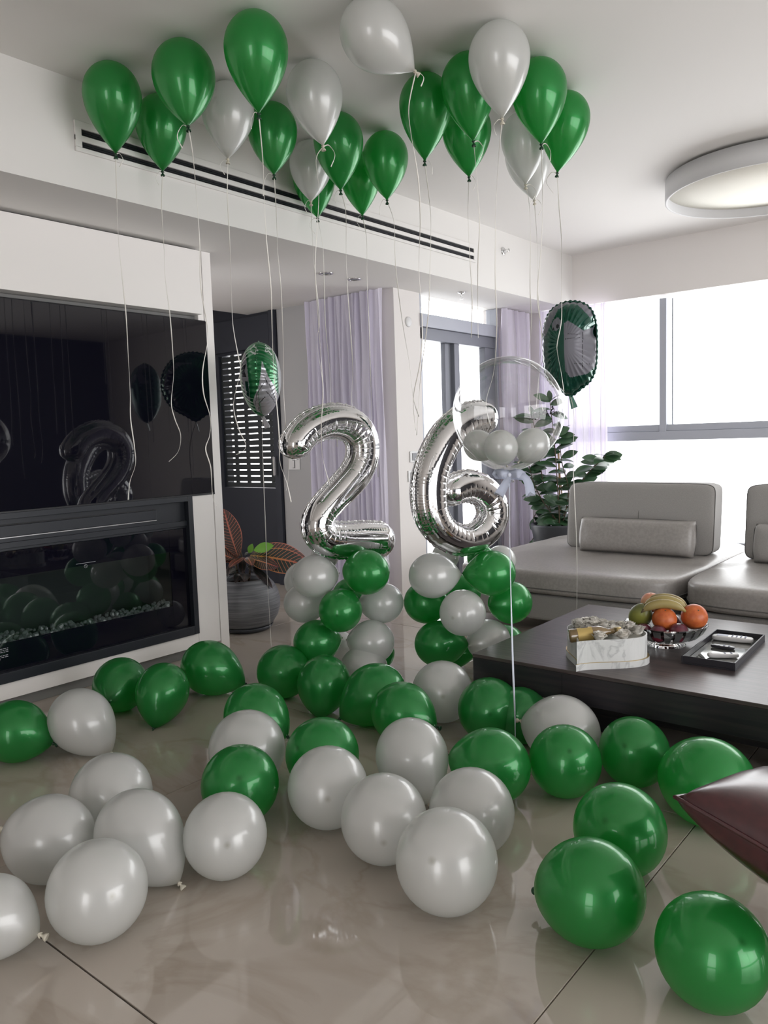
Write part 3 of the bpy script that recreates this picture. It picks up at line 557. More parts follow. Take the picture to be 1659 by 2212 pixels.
for k, (x_, y_) in enumerate(((-3.84, 4.13), (-3.84, 4.43))):
    d = empty('downlight', (x_, y_, SO), label=('round recessed downlight in the soffit, the left one of the pair', 'round recessed downlight in the soffit, the right one of the pair')[k], cat='downlight', group='soffit downlights')
    b = nb(); lathe(b, [(.034, -.002), (.036, -.006), (.05, -.005), (.052, 0), (.034, 0)], 32); obj('trim_ring', b, mat['steel'], d)
    b = nb(); lathe(b, [(0, -.0015), (.034, -.0015), (.034, 0), (0, 0)], 24); obj('lens', b, mat['print'], d)
def sprinkler(loc, rot, label):
    s = empty('sprinkler', loc, label=label, cat='sprinkler'); s.rotation_euler = rot
    b = nb(); lathe(b, [(0, 0), (.032, 0), (.032, -.004), (.018, -.01), (0, -.01)], 24); obj('escutcheon', b, mat['steel'], s)
    b = nb(); lathe(b, [(0, -.01), (.009, -.01), (.009, -.022), (.006, -.024), (0, -.024)], 12); tube(b, [(.008, 0, -.02), (.012, 0, -.035), (.003, 0, -.05)], .002, 6); tube(b, [(-.008, 0, -.02), (-.012, 0, -.035), (-.003, 0, -.05)], .002, 6); obj('sprinkler_head', b, mat['steel'], s)
    b = nb(); lathe(b, [(0, -.05), (.014, -.05), (.014, -.053), (0, -.053)], 16); obj('deflector', b, mat['steel'], s)
sprinkler((-3.60, 5.48, SO), (0, 0, 0), 'chrome sprinkler hanging under the soffit above the glass door')
sprinkler((-3.359, 5.743, 2.79), (0, -PI/2, 0), 'chrome sprinkler sticking out sideways from the soffit face')
def plate(loc, size, axis, label, rock=True):
    s = empty('light_switch', loc, label=label, cat='switch')
    w_, h_ = size
    if axis == 'Y':
        obj('plate', bx((-w_/2, -.01, -h_/2), (w_/2, 0, h_/2), .003), mat['switch'], s); obj('rocker', bx((-.014, -.015, -.035), (.014, -.0102, .035), .002), mat['dark_gap'], s); obj('rocker_face', bx((-.011, -.018, -.031), (.011, -.0152, .031), .002), mat['switch'], s)
    else:
        obj('plate', bx((0, -w_/2, -h_/2), (.01, w_/2, h_/2), .003), mat['switch'], s); obj('rocker', bx((.0102, -.03, -.03), (.014, .03, .03), .002), mat['print'], s)
plate((-5.02, YB, 1.10), (.145, .10), 'Y', 'white light switch on the grey wall beside the figure two')
plate((XD, 5.10, 1.145), (.11, .09), 'X', 'square white wall thermostat left of the glass door, upper one of two')
plate((XD, 5.07, .99), (.11, .09), 'X', 'square white switch plate left of the glass door, lower one of two')
b = nb(); lathe(b, [(0, .012), (.03, .011), (.04, .006), (.042, 0), (0, 0)], 32)
o = obj('wall_cover', b, mat['switch'], None, (XD, 5.08, 2.22)); o.rotation_euler = (0, PI/2, 0); tag(o, 'small round white cover disc high on the white wall left of the glass door', 'cover')

# ================================================================ TV wall
cb = empty('media_cabinet', (XC, 1.0, 0), label='white lacquered media wall cabinet holding the television and fireplace', cat='cabinet')
def cbx(name, a, b_, m, bev=.002): return obj(name, bx((a[0]-XC, a[1]-1.0, a[2]), (b_[0]-XC, b_[1]-1.0, b_[2]), bev), m, cb)
cbx('upper_door', (-4.35, -1.5, 2.076), (-3.85, 3.046, 2.448), mat['lacquer'])
cbx('shadow_gap', (-4.35, -1.5, 2.449), (-3.90, 3.05, 2.464), mat['dark_gap'], 0)  # solid filler, the shade of the gap is its dark colour
cbx('back_board', (-4.0, -1.5, .996), (-3.935, 3.05, 2.074), mat['kick'])
cbx('side_panel', (-4.0, 2.93, .062), (-3.902, 3.094, .994), mat['lacquer'])
cbx('side_panel', (-4.0, 3.051, .996), (-3.902, 3.094, 2.463), mat['lacquer'])
cbx('end_panel', (-4.40, 3.098, 0), (-3.90, 3.164, 2.463), mat['lacquer'])
cbx('bottom_panel', (-4.0, -1.5, .062), (-3.902, 2.928, .143), mat['lacquer'])
cbx('lower_door', (-4.0, -1.5, .147), (-3.902, .86, .994), mat['lacquer'])
cbx('kickboard', (-4.0, -1.5, 0), (-3.935, 3.094, .058), mat['kick'])
cbx('carcass', (-4.40, -1.5, .0), (-4.30, 3.094, 2.07), mat['lacquer'])
tv = empty('television', (-3.90, 2.0, 1.52), label='large black flat television filling the niche of the white cabinet', cat='television')
obj('tv_body', bx((-.032, -.78, -.53), (.0, 1.109, .53), .004), mat['black'], tv)
obj('screen', bx((.0005, -.774, -.518), (.004, 1.103, .524), .001), mat['screen'], tv)
obj('tv_bezel', bx((.0005, -.774, -.53), (.006, 1.103, -.5185), .001), mat['black'], tv)
fp = empty('electric_fireplace', (XC, 2.0, .146), label='black electric fireplace with a glass front below the television', cat='fireplace')
def fbx(name, a, b_, m, bev=.002): return obj(name, bx((a[0]-XC, a[1]-2.0, a[2]-.146), (b_[0]-XC, b_[1]-2.0, b_[2]-.146), bev), m, fp)
y0_, y1_ = .87, 2.927
fbx('frame_side', (-3.96, 2.893, .147), (-3.888, y1_, .993), mat['black_metal'])
fbx('frame_side', (-3.96, y0_, .147), (-3.888, .905, .993), mat['black_metal'])
fbx('frame_top', (-3.96, .906, .962), (-3.888, 2.892, .993), mat['black_metal'])
fbx('frame_bottom', (-3.96, .906, .147), (-3.888, 2.892, .20), mat['black_metal'])
fbx('vent_panel', (-3.96, .906, .80), (-3.925, 2.892, .961), mat['black_metal'])
fbx('vent_flap', (-3.924, .95, .872), (-3.912, 2.683, .928), mat['black_metal'])
fbx('vent_groove_shade', (-3.9245, .95, .9285), (-3.921, 2.69, .935), mat['vent_dark'], 0)  # raised black strip, recess shade put into the colour
fbx('trim_strip', (-3.924, .95, .866), (-3.912, 2.683, .8705), mat['trim_line'], 0)
fbx('lower_bar', (-3.924, .906, .815), (-3.908, 2.892, .845), mat['black_metal'])
fbx('glass_mask', (-3.93, 2.768, .201), (-3.922, 2.892, .799), mat['screen'], 0)
fbx('glass_mask', (-3.93, .906, .201), (-3.922, 2.767, .343), mat['screen'], 0)
fbx('glass_mask', (-3.93, .906, .669), (-3.922, 2.767, .799), mat['screen'], 0)
fbx('glass', (-3.928, .906, .344), (-3.924, 2.767, .668), mat['fire_glass'], 0)
mat['firebox'] = M('firebox_grey', (.13, .14, .14), .6)
b = nb()
for a_, c_ in (((-4.2, .906, .30), (-4.19, 2.80, .70)), ((-4.19, .906, .30), (-3.935, 2.80, .312)), ((-4.19, .906, .69), (-3.935, 2.80, .70)), ((-4.19, 2.79, .312), (-3.935, 2.80, .69)), ((-4.19, .906, .312), (-3.935, .916, .69))):
    box(b, (a_[0]-XC, a_[1]-2, a_[2]-.146), (c_[0]-XC, c_[1]-2, c_[2]-.146))
obj('firebox', b, mat['firebox'], fp)
b = nb(); rn = random.Random(3)
for k in range(330):
    y_ = .93+1.83*(k+rn.random())/330; s = rn.uniform(.008, .016); r_ = bmesh.ops.create_icosphere(b, subdivisions=1, radius=s)
    mt = Matrix.Rotation(rn.uniform(0, 6), 3, 'X') @ Matrix.Diagonal((1, rn.uniform(.6, 1.4), rn.uniform(.7, 1.5)))
    zz = .338+rn.random()**2*.038
    for v_ in r_['verts']: v_.co = mt @ v_.co + Vector((-3.938-((k*7) % 5)*.012-XC, y_-2.0, zz-.146))
o = obj('crystals', b, mat['crystal'], fp); o['kind'] = 'stuff'
# small printed notice and warning mark on the glass
b = nb()
box(b, (-.0215, .17, .535), (-.0212, .285, .5375)); 
mk = [(-.0212, .225+.009*math.cos(a), .518+.009*math.sin(a)) for a in [i*PI/10 for i in range(20)]]
tube(b, mk, .0012, 4, closed=True); tube(b, [(-.0212, .219, .524), (-.0212, .231, .512)], .0012, 4)
for k in range(7):
    zz = .168-k*.0085; x_ = -.40
    while x_ < -.225-(.04 if k in (3, 6) else 0): 
        l_ = rn.uniform(.006, .018); box(b, (-.0215, x_, zz), (-.0212, min(x_+l_, -.222), zz+.0035)); x_ += l_+.004
obj('printed_notice', b, mat['print'], fp)
# ================================================================ BALLOONS
def axis_matrix(ax, loc):
    z = Vector(ax).normalized(); x = Vector((0, 0, 1)).cross(z)
    if x.length < .05: x = Vector((1, 0, 0))
    x.normalize(); y = z.cross(x)
    return Matrix(((x.x, y.x, z.x, loc[0]), (x.y, y.y, z.y, loc[1]), (x.z, y.z, z.z, loc[2]), (0, 0, 0, 1)))
def latex_mesh(D, asp, p, seg=40, n=16):
    bm = nb(); lay = bm.verts.layers.float.new('pigment'); R = D/2; a = R*1.08; L = D*asp-a; prof = []
    for i in range(n+1):
        t = i/n*PI/2; prof.append((R*math.sin(t), -a*math.cos(t)))
    for i in range(1, n+1):
        s = 1-(1-i/n)**1.25; prof.append((max(.0045, R*math.cos(PI/2*s)**p), L*s))
    prof.append((.0045, L+.004))
    lathe(bm, prof, seg)
    for v_ in bm.verts:
        r = math.hypot(v_.co.x, v_.co.y); g = 0.
        if v_.co.z < 0: g = max(0, 1-(r/.011)**2)*.9
        else: g = max(0, 1-(L-v_.co.z)/.035)*.95
        v_[lay] = g
    me = bpy.data.meshes.new('balloon'); bm.to_mesh(me); bm.free()
    return me, L
# extra resolution at the crown for the dark tip is given by a small cap part of the same mesh
kbm = nb(); lathe(kbm, [(0, -.004), (.005, -.003), (.0055, 0), (.0035, .004), (.004, .008), (.0085, .013), (.0105, .019), (.0095, .0205), (.004, .012), (0, .010)], 14)
tube(kbm, [(.006*math.cos(t*PI/6), .006*math.sin(t*PI/6), .003*math.sin(t*PI/3)) for t in range(12)], .0022, 6, closed=True)
knot_me = {}
_m0 = bpy.data.meshes.new('knot'); kbm.to_mesh(_m0); kbm.free()
for c_ in ('green', 'white'):
    mm = _m0.copy(); mm.materials.append(mat[c_+'_knot']); knot_me[c_] = mm
def ribbon(pts, parent, m=None, w_=.0025, name='ribbon'):
    P = catmull(pts, 7); inv = parent.matrix_world.inverted() if parent else Matrix()
    bm = nb(); tube(bm, [inv @ p for p in P], w_, 6, .35, twist=.12)
    return obj(name, bm, m or mat['ribbon'], parent)
def balloon(key, label, group, knot=True):
    c, X, Y, Z, D, asp, p, ax, ay, az = BALLOONS[key]; col = 'green' if c == 'G' else 'white'
    me, L = latex_mesh(D, asp, p); me.materials.append(mat[col])
    o = obj('balloon', me); o.matrix_world = axis_matrix((ax, ay, az), (X, Y, Z)); tag(o, label, 'balloon', group)
    if knot:
        k = obj('knot', knot_me[col], None, o); k.location = (0, 0, L+.003)
    if key in STRINGS:
        bpy.context.view_layer.update()
        pts = [Vector(q) for q in STRINGS[key]]
        k0 = o.matrix_world @ Vector((0, 0, L+.006)); pts[0] = k0
        ribbon(pts, o)
        rn = random.Random(key); s = rn.choice((-1, 1)); e = Vector((.77*s, .63*s, 0))
        l_ = rn.uniform(.03, .055)
        ribbon([k0, k0+e*l_*.5+Vector((0, 0, rn.uniform(-.005, .012))), k0+e*l_+Vector((0, 0, -l_*.7)), k0+e*l_*rn.uniform(.3, 1.1)+Vector((0, 0, -l_*1.7))], o, name='ribbon_tail')
    return o
GC = 'helium balloons floating against the ceiling'; GF = 'balloons lying on the marble floor'; G1 = 'balloons of the column under the figure two'; G2 = 'balloons of the column under the figure six'
LAB = {
'c1': 'green helium balloon farthest left on the ceiling, in front of the vent end',
'c2': 'green helium balloon tucked behind the first two at the left, hanging over the vent',
'c3': 'green helium balloon second from the left in the front row at the ceiling',
'c4': 'white helium balloon half hidden between two big green ones, left part of ceiling',
'c5': 'tall green helium balloon highest in the left ceiling group',
'c6': 'green helium balloon below and right of the highest left one, dark knot over the vent',
'c7': 'white helium balloon fully visible in the middle of the left ceiling group',
'c8': 'white helium balloon hanging low below the fully visible white one',
'c9': 'green helium balloon lowest behind the low white one, only sides and tip showing',
'c10': 'green helium balloon right beside and below the central white ceiling balloon',
'c11': 'green helium balloon half hidden behind the last small green one of the left group',
'c12': 'small green helium balloon at the right end of the left ceiling group',
'c13': 'large white helium balloon tilted on its side at the very top edge',
'c14': 'green helium balloon at the left of the right ceiling group, below the tilted white one',
'c15': 'green helium balloon left behind the big white one of the right ceiling group',
'c16': 'green helium balloon hanging lower behind two green ones in the right ceiling group',
'c17': 'big white helium balloon at the front of the right ceiling group',
'c18': 'green helium balloon right beside the big white one in the right ceiling group',
'c19': 'green helium balloon farthest right of all on the ceiling',
'c20': 'white translucent helium balloon, upper of two behind the far right green ones',
'c21': 'white translucent helium balloon, lower of two behind the far right green ones',
'f1': 'green balloon cut by the left frame edge, lying before the fireplace cabinet',
'f2': 'white balloon alone between the left-edge green one and the fireplace pair',
'f3': 'green balloon touching the cabinet foot, back left one of the fireplace pair',
'f4': 'green balloon lying knot down in front of the cabinet, front one of the fireplace pair',
'f5': 'green balloon by the cabinet corner, its tip pointing right',
'f6': 'green balloon peeking out behind the white one in the left middle of the floor',
'f7': 'white balloon half covered by the dark-tipped green one, left middle of the floor',
'f8': 'green balloon with a dark tip facing us, just behind the lone white ball',
'f9': 'green balloon left of the foot of the column under the figure two',
'f10': 'upright green balloon standing on its knot in front of the left column',
'f11': 'green balloon in the middle lying behind another green one, knot at its lower left',
'f12': 'green balloon in the centre of the floor overlapping its green neighbour',
'f13': 'green balloon in the centre, half hidden behind a big white one',
'f14': 'white balloon left of three big front white ones, before the half hidden green',
'f15': 'white egg-shaped balloon tapering down to the right, in the centre of the floor',
'f16': 'white balloon in the middle of the front white cluster',
'f17': 'white balloon at the right of the front white cluster, partly covered by the nearest one',
'f18': 'largest nearest white balloon in the middle foreground',
'f19': 'pale white balloon at the foot of the right column beside the coffee table corner',
'f20': 'dark green balloon in front of the coffee table corner, under the bubble balloon ribbon',
'f21': 'olive-lit green balloon right of the centre, behind the white cluster',
'f22': 'greyish white balloon in front of the coffee table side',
'f23': 'green balloon with a dark tip, left one of three along the coffee table',
'f24': 'dark green balloon, middle one of three along the coffee table',
'f25': 'wide green balloon behind the burgundy cushion, right one of three along the coffee table',
'f26': 'large green balloon behind the nearest round green one, right foreground',
'f27': 'big green balloon sitting on the tile joint in the right foreground',
'f28': 'nearest green balloon cut by the right frame edge at the bottom',
'f29': 'white balloon at the back of the left foreground white cluster',
'f30': 'white balloon at the left edge of the left foreground white cluster',
'f31': 'white balloon with its pale knot at the lower right, left foreground cluster',
'f32': 'round white balloon standing alone right of the left foreground cluster',
'f33': 'nearest white balloon of the left foreground cluster',
'f34': 'white balloon cut by the left frame edge, its knot on the tile joint',
'f35': 'green balloon in shade under the coffee table corner, mostly hidden',
'f36': 'white balloon behind the burgundy cushion at the right frame edge',
'f37': 'green balloon at the front foot of the right column, left of the table',
'f38': 'small pale white balloon at the front foot of the left column, left of two',
'f39': 'small pale white balloon at the front foot of the left column, right of two',
't1_1': 'pale balloon top left of the column under the figure two',
't1_2': 'green balloon with dark tip top right of the column under the figure two',
't1_3': 'white balloon behind the top green one of the left column, right edge lit',
't1_4': 'flat pale balloon squeezed under the curve of the figure two, left',
't1_5': 'green balloon squeezed under the foot of the figure two, right',
't1_6': 'pale balloon sliver behind the top left of the left column',
't1_7': 'pale balloon at the left of the second tier of the left column',
't1_8': 'pale wide balloon at the right of the second tier of the left column',
't1_9': 'dark green balloon in the front centre of the left column',
't1_10': 'green balloon deep inside the left column between the tiers',
't1_11': 'green balloon at the left of the bottom tier of the left column',
't1_12': 'pale green-tinted balloon at the right of the bottom tier of the left column',
't1_13': 'green balloon behind the right of the bottom tier of the left column',
't2_1': 'pale balloon top left of the column under the figure six',
't2_2': 'green balloon top right of the column under the figure six',
't2_3': 'white balloon behind the top right of the right column, next to the sofa',
't2_4': 'pale balloon squeezed under the round of the figure six, left',
't2_5': 'green balloon squeezed under the round of the figure six, right',
't2_6': 'bright green balloon at the left of the second tier of the right column',
't2_7': 'green balloon at the right of the second tier of the right column, before the sofa',
't2_8': 'pale balloon in the front centre of the right column',
't2_9': 'green balloon deep inside the right column between the tiers',
't2_10': 'green balloon at the left of the bottom tier of the right column',
't2_11': 'pale yellowish balloon at the right of the bottom tier of the right column',
't2_12': 'white balloon sliver behind the bottom left of the right column',
't2_13': 'green balloon behind the coffee table edge at the bottom of the right column'}
for k_, lb in LAB.items():
    balloon(k_, lb, GC if k_[0] == 'c' else GF if k_[0] == 'f' else G1 if k_[:2] == 't1' else G2, knot=k_[0] != 't')

# ---- silver figures
def figure(name, base, path, T, az, label):
    u = Vector((-math.sin(az), math.cos(az), 0)); n_ = Vector((math.cos(az), math.sin(az), 0)); UP = Vector((0, 0, 1))
    root = empty(name, (base[0], base[1], .70), label=label, cat='balloon', group='silver figure balloons')
    Pr = catmull([(a, r_, b_-.70) for a, b_, r_ in path], 24); N = len(Pr); P = [Vector((p.x, 0, p.z)) for p in Pr]; RR = [p.y for p in Pr]; bm = nb(); S = 40; rings = []
    seg_l = [(P[j+1]-P[j]).length for j in range(N-1)]; cum = [0]
    for l_ in seg_l: cum.append(cum[-1]+l_)
    tan = [(P[min(i+1, N-1)]-P[max(i-1, 0)]).normalized() for i in range(N)]
    eS, SS = [], []
    for i, p in enumerate(P):
        acc = cum[i]; R = RR[i]; t = tan[i]; s = Vector((-t.z, 0, t.x)); SS.append(s)
        ta, tb = tan[max(i-6, 0)], tan[min(i+6, N-1)]; dl = cum[min(i+6, N-1)]-cum[max(i-6, 0)]
        curv = (ta.x*tb.z-ta.z*tb.x)/dl*.06
        dend = min(acc, cum[-1]-acc); e = 1.
        if dend < R: e = math.sqrt(max(0.01, 1-((R-dend)/R)**2))
        eS.append(e); ring = []
        cell = (acc/.034) % 1; fold = max(0, 1-min(cell, 1-cell)/.07)          # sharp crease between gussets
        fine = abs(((acc/.0062) % 1)-.5)*2
        bend = min(1, abs(curv)*2.2)
        for k in range(S):
            th = 2*PI*k/S; c, q = math.cos(th), math.sin(th)
            inner = c*curv > 0
            rr = 1-(.15 if inner else .05)*bend*fold*(1-abs(c)**6)*(abs(c)**.35 if inner else abs(c)**1.5)-(.075 if inner else .045)*fine*abs(c)**3*(.35+.65*bend)
            cc = math.copysign(abs(c)**.92, c)
            p_l = p+s*(R*e*cc*(1-.02*fine*abs(c)**4))
            off = T*e*(math.copysign(abs(q)**.85, q))*rr
            ring.append(bm.verts.new(u*p_l.x+UP*p_l.z+n_*off))
        rings.append(ring)
    for A, B_ in zip(rings, rings[1:]):
        for k in range(S): bm.faces.new((A[k], A[(k+1) % S], B_[(k+1) % S], B_[k])).smooth = True
    bm.faces.new(rings[0][::-1]); bm.faces.new(rings[-1])
    obj('foil_tube', bm, mat['foil'], root)
    # flat welded seam round the whole outline
    lo, hi = [], []
    for i in range(0, N, 2):
        ww = .0095+.0030*math.sin(i*1.9)+.002*math.sin(i*.7)
        for sg, L_ in ((1, hi), (-1, lo)): L_.append((P[i]+SS[i]*sg*RR[i]*eS[i]*.97, P[i]+SS[i]*sg*(RR[i]*eS[i]+ww)))
    loop = hi+lo[::-1]; bm = nb(); V = []
    for a_, b_ in loop: V.append([bm.verts.new(u*z_.x+UP*z_.z+n_*o_) for z_, o_ in ((a_, .0008), (b_, .0008), (b_, -.0008), (a_, -.0008))])
    for i in range(len(V)):
        A, B_ = V[i], V[(i+1) % len(V)]
        for k in range(4): bm.faces.new((A[k], A[(k+1) % 4], B_[(k+1) % 4], B_[k])).smooth = True
    obj('seam', bm, mat['foil'], root)
    return root
figure('number_balloon', (-2.78, 3.04), TWO, .088, math.radians(-12), 'big silver foil balloon shaped like the figure 2 on the left balloon column')
figure('number_balloon', (-2.2, 3.38), SIX, .08, math.radians(-12), 'big silver foil balloon shaped like the figure 6 on the right balloon column')

# ---- round foil balloons with print
cam_p = Vector((0, 0, CAM_H))
def inside(pt, poly):
    x, y = pt; c = False; j = len(poly)-1
    for i in range(len(poly)):
        xi, yi = poly[i]; xj, yj = poly[j]
        if (yi > y) != (yj > y) and x < (xj-xi)*(y-yi)/(yj-yi+1e-12)+xi: c = not c
        j = i
    return c
def stroke(pts, w_):
    """outline polygon of a thick polyline"""
    P = [Vector(p) for p in pts]; L, R_ = [], []
    for i, p in enumerate(P):
        t = (P[min(i+1, len(P)-1)]-P[max(i-1, 0)]).normalized(); n_ = Vector((-t.y, t.x))*w_/2
        L.append(tuple(p+n_)); R_.append(tuple(p-n_))
    return L+R_[::-1]
def foil_round(loc, R, T, az_n, face_az, base_mat, prints, label, string, dents=(), sx=1.):
    """az_n: heading of the disc normal; prints: (material index, polygon) drawn on the side whose heading is face_az"""
    root = empty('foil_balloon', loc, label=label, cat='balloon', group='round printed foil balloons')
    n_ = Vector((math.cos(az_n), math.sin(az_n), 0)); u = Vector((-n_.y, n_.x, 0))
    fa = Vector((math.cos(face_az), math.sin(face_az), 0)); fr = Vector((-fa.y, fa.x, 0))
    bm = nb(); NR, NS = 60, 220
    for sg in (1, -1):
        rings = []
        for i in range(NR+1):
            ph = i/NR*PI/2; ring = []
            for k in range(NS):
                th = 2*PI*k/NS; rr = math.sin(ph)
                puck = 1-.028*(rr**6)*(.5+.5*math.sin(th*34))-.010*(rr**5)*math.sin(th*9+1)
                r = R*rr*puck; h = T*math.cos(ph)**.9*(1-.12*(rr**3)*abs(math.sin(th*17)))
                v3 = u*(r*math.cos(th)*(sx+(.25*math.sin(th)**2 if sx < 1 else 0)))+Vector((0, 0, 1))*(r*math.sin(th))+n_*(h*sg)
                # neck: pull a point down at the bottom
                b_ = max(0, -math.sin(th))**40*rr**4
                v3.z -= .03*b_
                for dx, dz, dr, dd in dents:
                    q = ((v3.dot(fr)-dx)**2+(v3.z-dz)**2)/dr**2
                    if v3.dot(fa) > 0: v3 = v3-fa*(dd*math.exp(-q))
                ring.append(bm.verts.new(v3))
                if i == 0: break
            rings.append(ring)
        for A, B_ in zip(rings, rings[1:]):
            for k in range(NS):
                k2 = (k+1) % NS
                vs = (A[0], B_[k], B_[k2]) if len(A) == 1 else (A[k], B_[k], B_[k2], A[k2])
                f = bm.faces.new(vs if sg > 0 else vs[::-1]); f.smooth = True
                c = sum((v_.co for v_ in f.verts), Vector())/len(f.verts)
                if c.dot(fa) > -.01:
                    q = (c.dot(fr), c.z)
                    for mi, poly in prints:
                        if inside(q, poly): f.material_index = mi
    obj('foil_skin', bm, [base_mat, mat['foil_grey'] if base_mat is mat['foil_dark_green'] else mat['foil_white'], mat['foil_black'], mat['foil_light'], mat['foil_dark_green']], root)
    bm = nb(); pr = []
    P = [(math.cos(2*PI*k/240), math.sin(2*PI*k/240)) for k in range(240)]
    ring_i = []; 
    for k, (c, s) in enumerate(P):
        ro = R+.007+.003*math.sin(k*1.3); dz = -.03*max(0, -s)**40
        ring_i.append([bm.verts.new(u*(r_*c*(sx+(.25*s*s if sx < 1 else 0)))+Vector((0, 0, r_*s+dz))+n_*o_) for r_, o_ in ((R*.965, .0012), (ro, .0008), (ro, -.0008), (R*.965, -.0012))])
    for k in range(240):
        A, B_ = ring_i[k], ring_i[(k+1) % 240]
        for q in range(4): bm.faces.new((A[q], A[(q+1) % 4], B_[(q+1) % 4], B_[q])).smooth = True
    obj('seam', bm, base_mat, root)
    bm = nb(); box(bm, (-.010, -.0015, -.075), (.010, .0015, 0), .001, 1)
    for v_ in bm.verts: v_.co.x *= 1+.8*max(0, -v_.co.z-.02)/.05
    o = obj('neck_tab', bm, base_mat if base_mat is mat['foil_dark_green'] else mat['foil_white'], root, (0, 0, -R-.028)); o.rotation_euler = (.2, -.35, YAW*-1)
    bpy.context.view_layer.update()
    pts = [Vector(q) for q in string]; pts[0] = Vector(loc)+Vector((0, 0, -R-.035)); ribbon(pts, root, w_=.0026)
    return root
k_ = .00279
def lp(poly, cx, cy, k=k_): return [((x-cx)*k, (cy-y)*k) for x, y in poly]
# left one: seen edge-on
cL = (556, 812)
PL = [(3, [(574, 745), (592, 765), (603, 815), (601, 865), (592, 880), (593, 800), (588, 765)]),
      (1, [(521, 765), (527, 762), (530, 810), (532, 870), (522, 850), (516, 815)]), (2, [(517, 788), (527, 790), (523, 803), (527, 816), (518, 815)]), (4, [(523, 824), (529, 824), (531, 860), (525, 852)]),
      (1, [(560, 783), (571, 815), (582, 832), (594, 858), (592, 875), (575, 893), (560, 894), (545, 885), (537, 866), (552, 832), (557, 805)])]
for s_ in ([(562, 812), (570, 832)], [(573, 832), (584, 858), (592, 868), (590, 880)], [(561, 830), (546, 852), (542, 875)], [(565, 845), (575, 856), (586, 870), (585, 880)], [(563, 857), (550, 870), (549, 882), (554, 887)]): PL.append((2, stroke(s_, 1.3)))
for s_ in ([(547, 747), (536, 757)], [(546, 752), (550, 755), (552, 762)], [(551, 757), (548, 764), (541, 768)], [(536, 762), (546, 767)], [(552, 767), (544, 769)], [(568, 746), (573, 752), (579, 754)], [(568, 753), (580, 757)], [(569, 758), (568, 763), (574, 762)], [(574, 759), (581, 769)]): PL.append((3, stroke(s_, 2.6)))
PL = [(mi, lp(p_, *cL)) for mi, p_ in PL]
fa = math.atan2(-.772, .636)
face_l = math.atan2(-3.30, 3.66)
foil_round((-3.574, 3.236, 1.69), .205, .122, face_l+math.radians(84), face_l, mat['foil_green'], PL, 'green and white printed round foil balloon seen edge-on beside the shutter', STRINGS['foil_l'])
kr = .00252; cR = (1240, 743)
PR = [(1, [(1228, 700), (1236, 694), (1246, 702), (1268, 717), (1292, 703), (1300, 705), (1292, 790), (1275, 806), (1240, 812), (1230, 797), (1228, 760)]),
      (1, [(1205, 690), (1216, 668), (1236, 657), (1254, 658), (1282, 690), (1300, 670), (1280, 650), (1240, 640), (1205, 660), (1186, 700), (1182, 720), (1190, 720)]),
      (1, [(1203+0, 700), (1207, 690), (1214, 685), (1221, 688), (1223, 698), (1219, 708), (1212, 714), (1205, 712)]),
      (2, [(1213, 701), (1217, 700), (1219, 705), (1215, 710), (1212, 707)]), (2, [(1207, 705), (1204, 712), (1209, 712)]), (2, [(1218, 688), (1222, 692), (1221, 686)]), (2, stroke([(1266, 720), (1265, 800)], 1.2)),
      (2, stroke([(1230, 722), (1262, 725)], .9)), (2, stroke([(1230, 733), (1260, 731)], .9)), (2, stroke([(1248, 784), (1284, 786)], .9))]
PR = [(mi, lp(p_, *cR, kr)) for mi, p_ in PR]
face_r = math.atan2(-3.98, 1.93)
foil_round((-1.928, 3.985, 1.765), .235, .125, face_r-math.radians(14), face_r, mat['foil_dark_green'], PR, 'dark green round foil balloon with a grey shirt print, floating before the window', STRINGS['foil_r'], dents=((.13, .07, .045, .09), (.10, -.02, .05, .025)), sx=.62)

# ---- clear bubble balloon with three white balloons inside
bc = Vector((-1.581, 2.72, 1.387)); bub = empty('bubble_balloon', bc, label='large clear bubble balloon with white satin bow, holding three white balloons', cat='balloon')
b = nb(); bmesh.ops.create_uvsphere(b, u_segments=64, v_segments=40, radius=.218)
for v_ in b.verts:
    if v_.co.z < -.16: v_.co.z -= (abs(v_.co.z)-.16)*.25
    v_.co.z *= 1.0
o = obj('clear_skin', b, mat['film'], bub, smooth=True)
b = nb(); lathe(b, [(.035, -.218), (.018, -.232), (.010, -.242), (.014, -.262), (.02, -.275), (.013, -.262), (.008, -.242), (.014, -.232)], 24); obj('gathered_neck', b, mat['film'], bub)
view_r = Vector((.865, .50, 0)).normalized()      # right-hand direction as seen from the door side of the room
vf = Vector((-.50, .865, 0))
# marker writing on the far side of the bubble
def on_far(px, py):
    a = ((px-1098)*.00183); z_ = ((892-py)*.00183); d = math.sqrt(max(.0001, .2120**2-a*a-z_*z_)); return view_r*a+Vector((0, 0, z_))+vf*d
def q_(x, y): return (1100+x*160/1659, 840+y*120/1244)
SCR = [[(440, 620), (480, 650), (485, 690), (455, 695)], [(485, 570), (540, 700)], [(640, 580), (580, 575), (550, 620), (600, 690), (620, 690)], [(690, 690), (640, 640), (640, 600)], [(760, 600), (700, 590), (690, 650), (740, 690)], [(770, 580), (800, 510), (850, 500), (870, 560)], [(790, 570), (830, 560), (860, 640)], [(830, 600), (880, 580), (900, 640)], [(930, 600), (960, 500), (1010, 480), (1010, 540), (960, 560), (990, 620), (1030, 600), (1010, 540)], [(960, 440), (990, 430), (985, 480)], [(1050, 540), (1060, 600)], [(760, 650), (780, 680)]]
b = nb()
for s_ in SCR: tube(b, [on_far(*q_(*p_)) for p_ in [(v_.x, v_.y) for v_ in catmull([(x_, y_, 0) for x_, y_ in s_], 4)]], .0030, 5, .35)
obj('marker_writing', b, mat['ink'], bub)
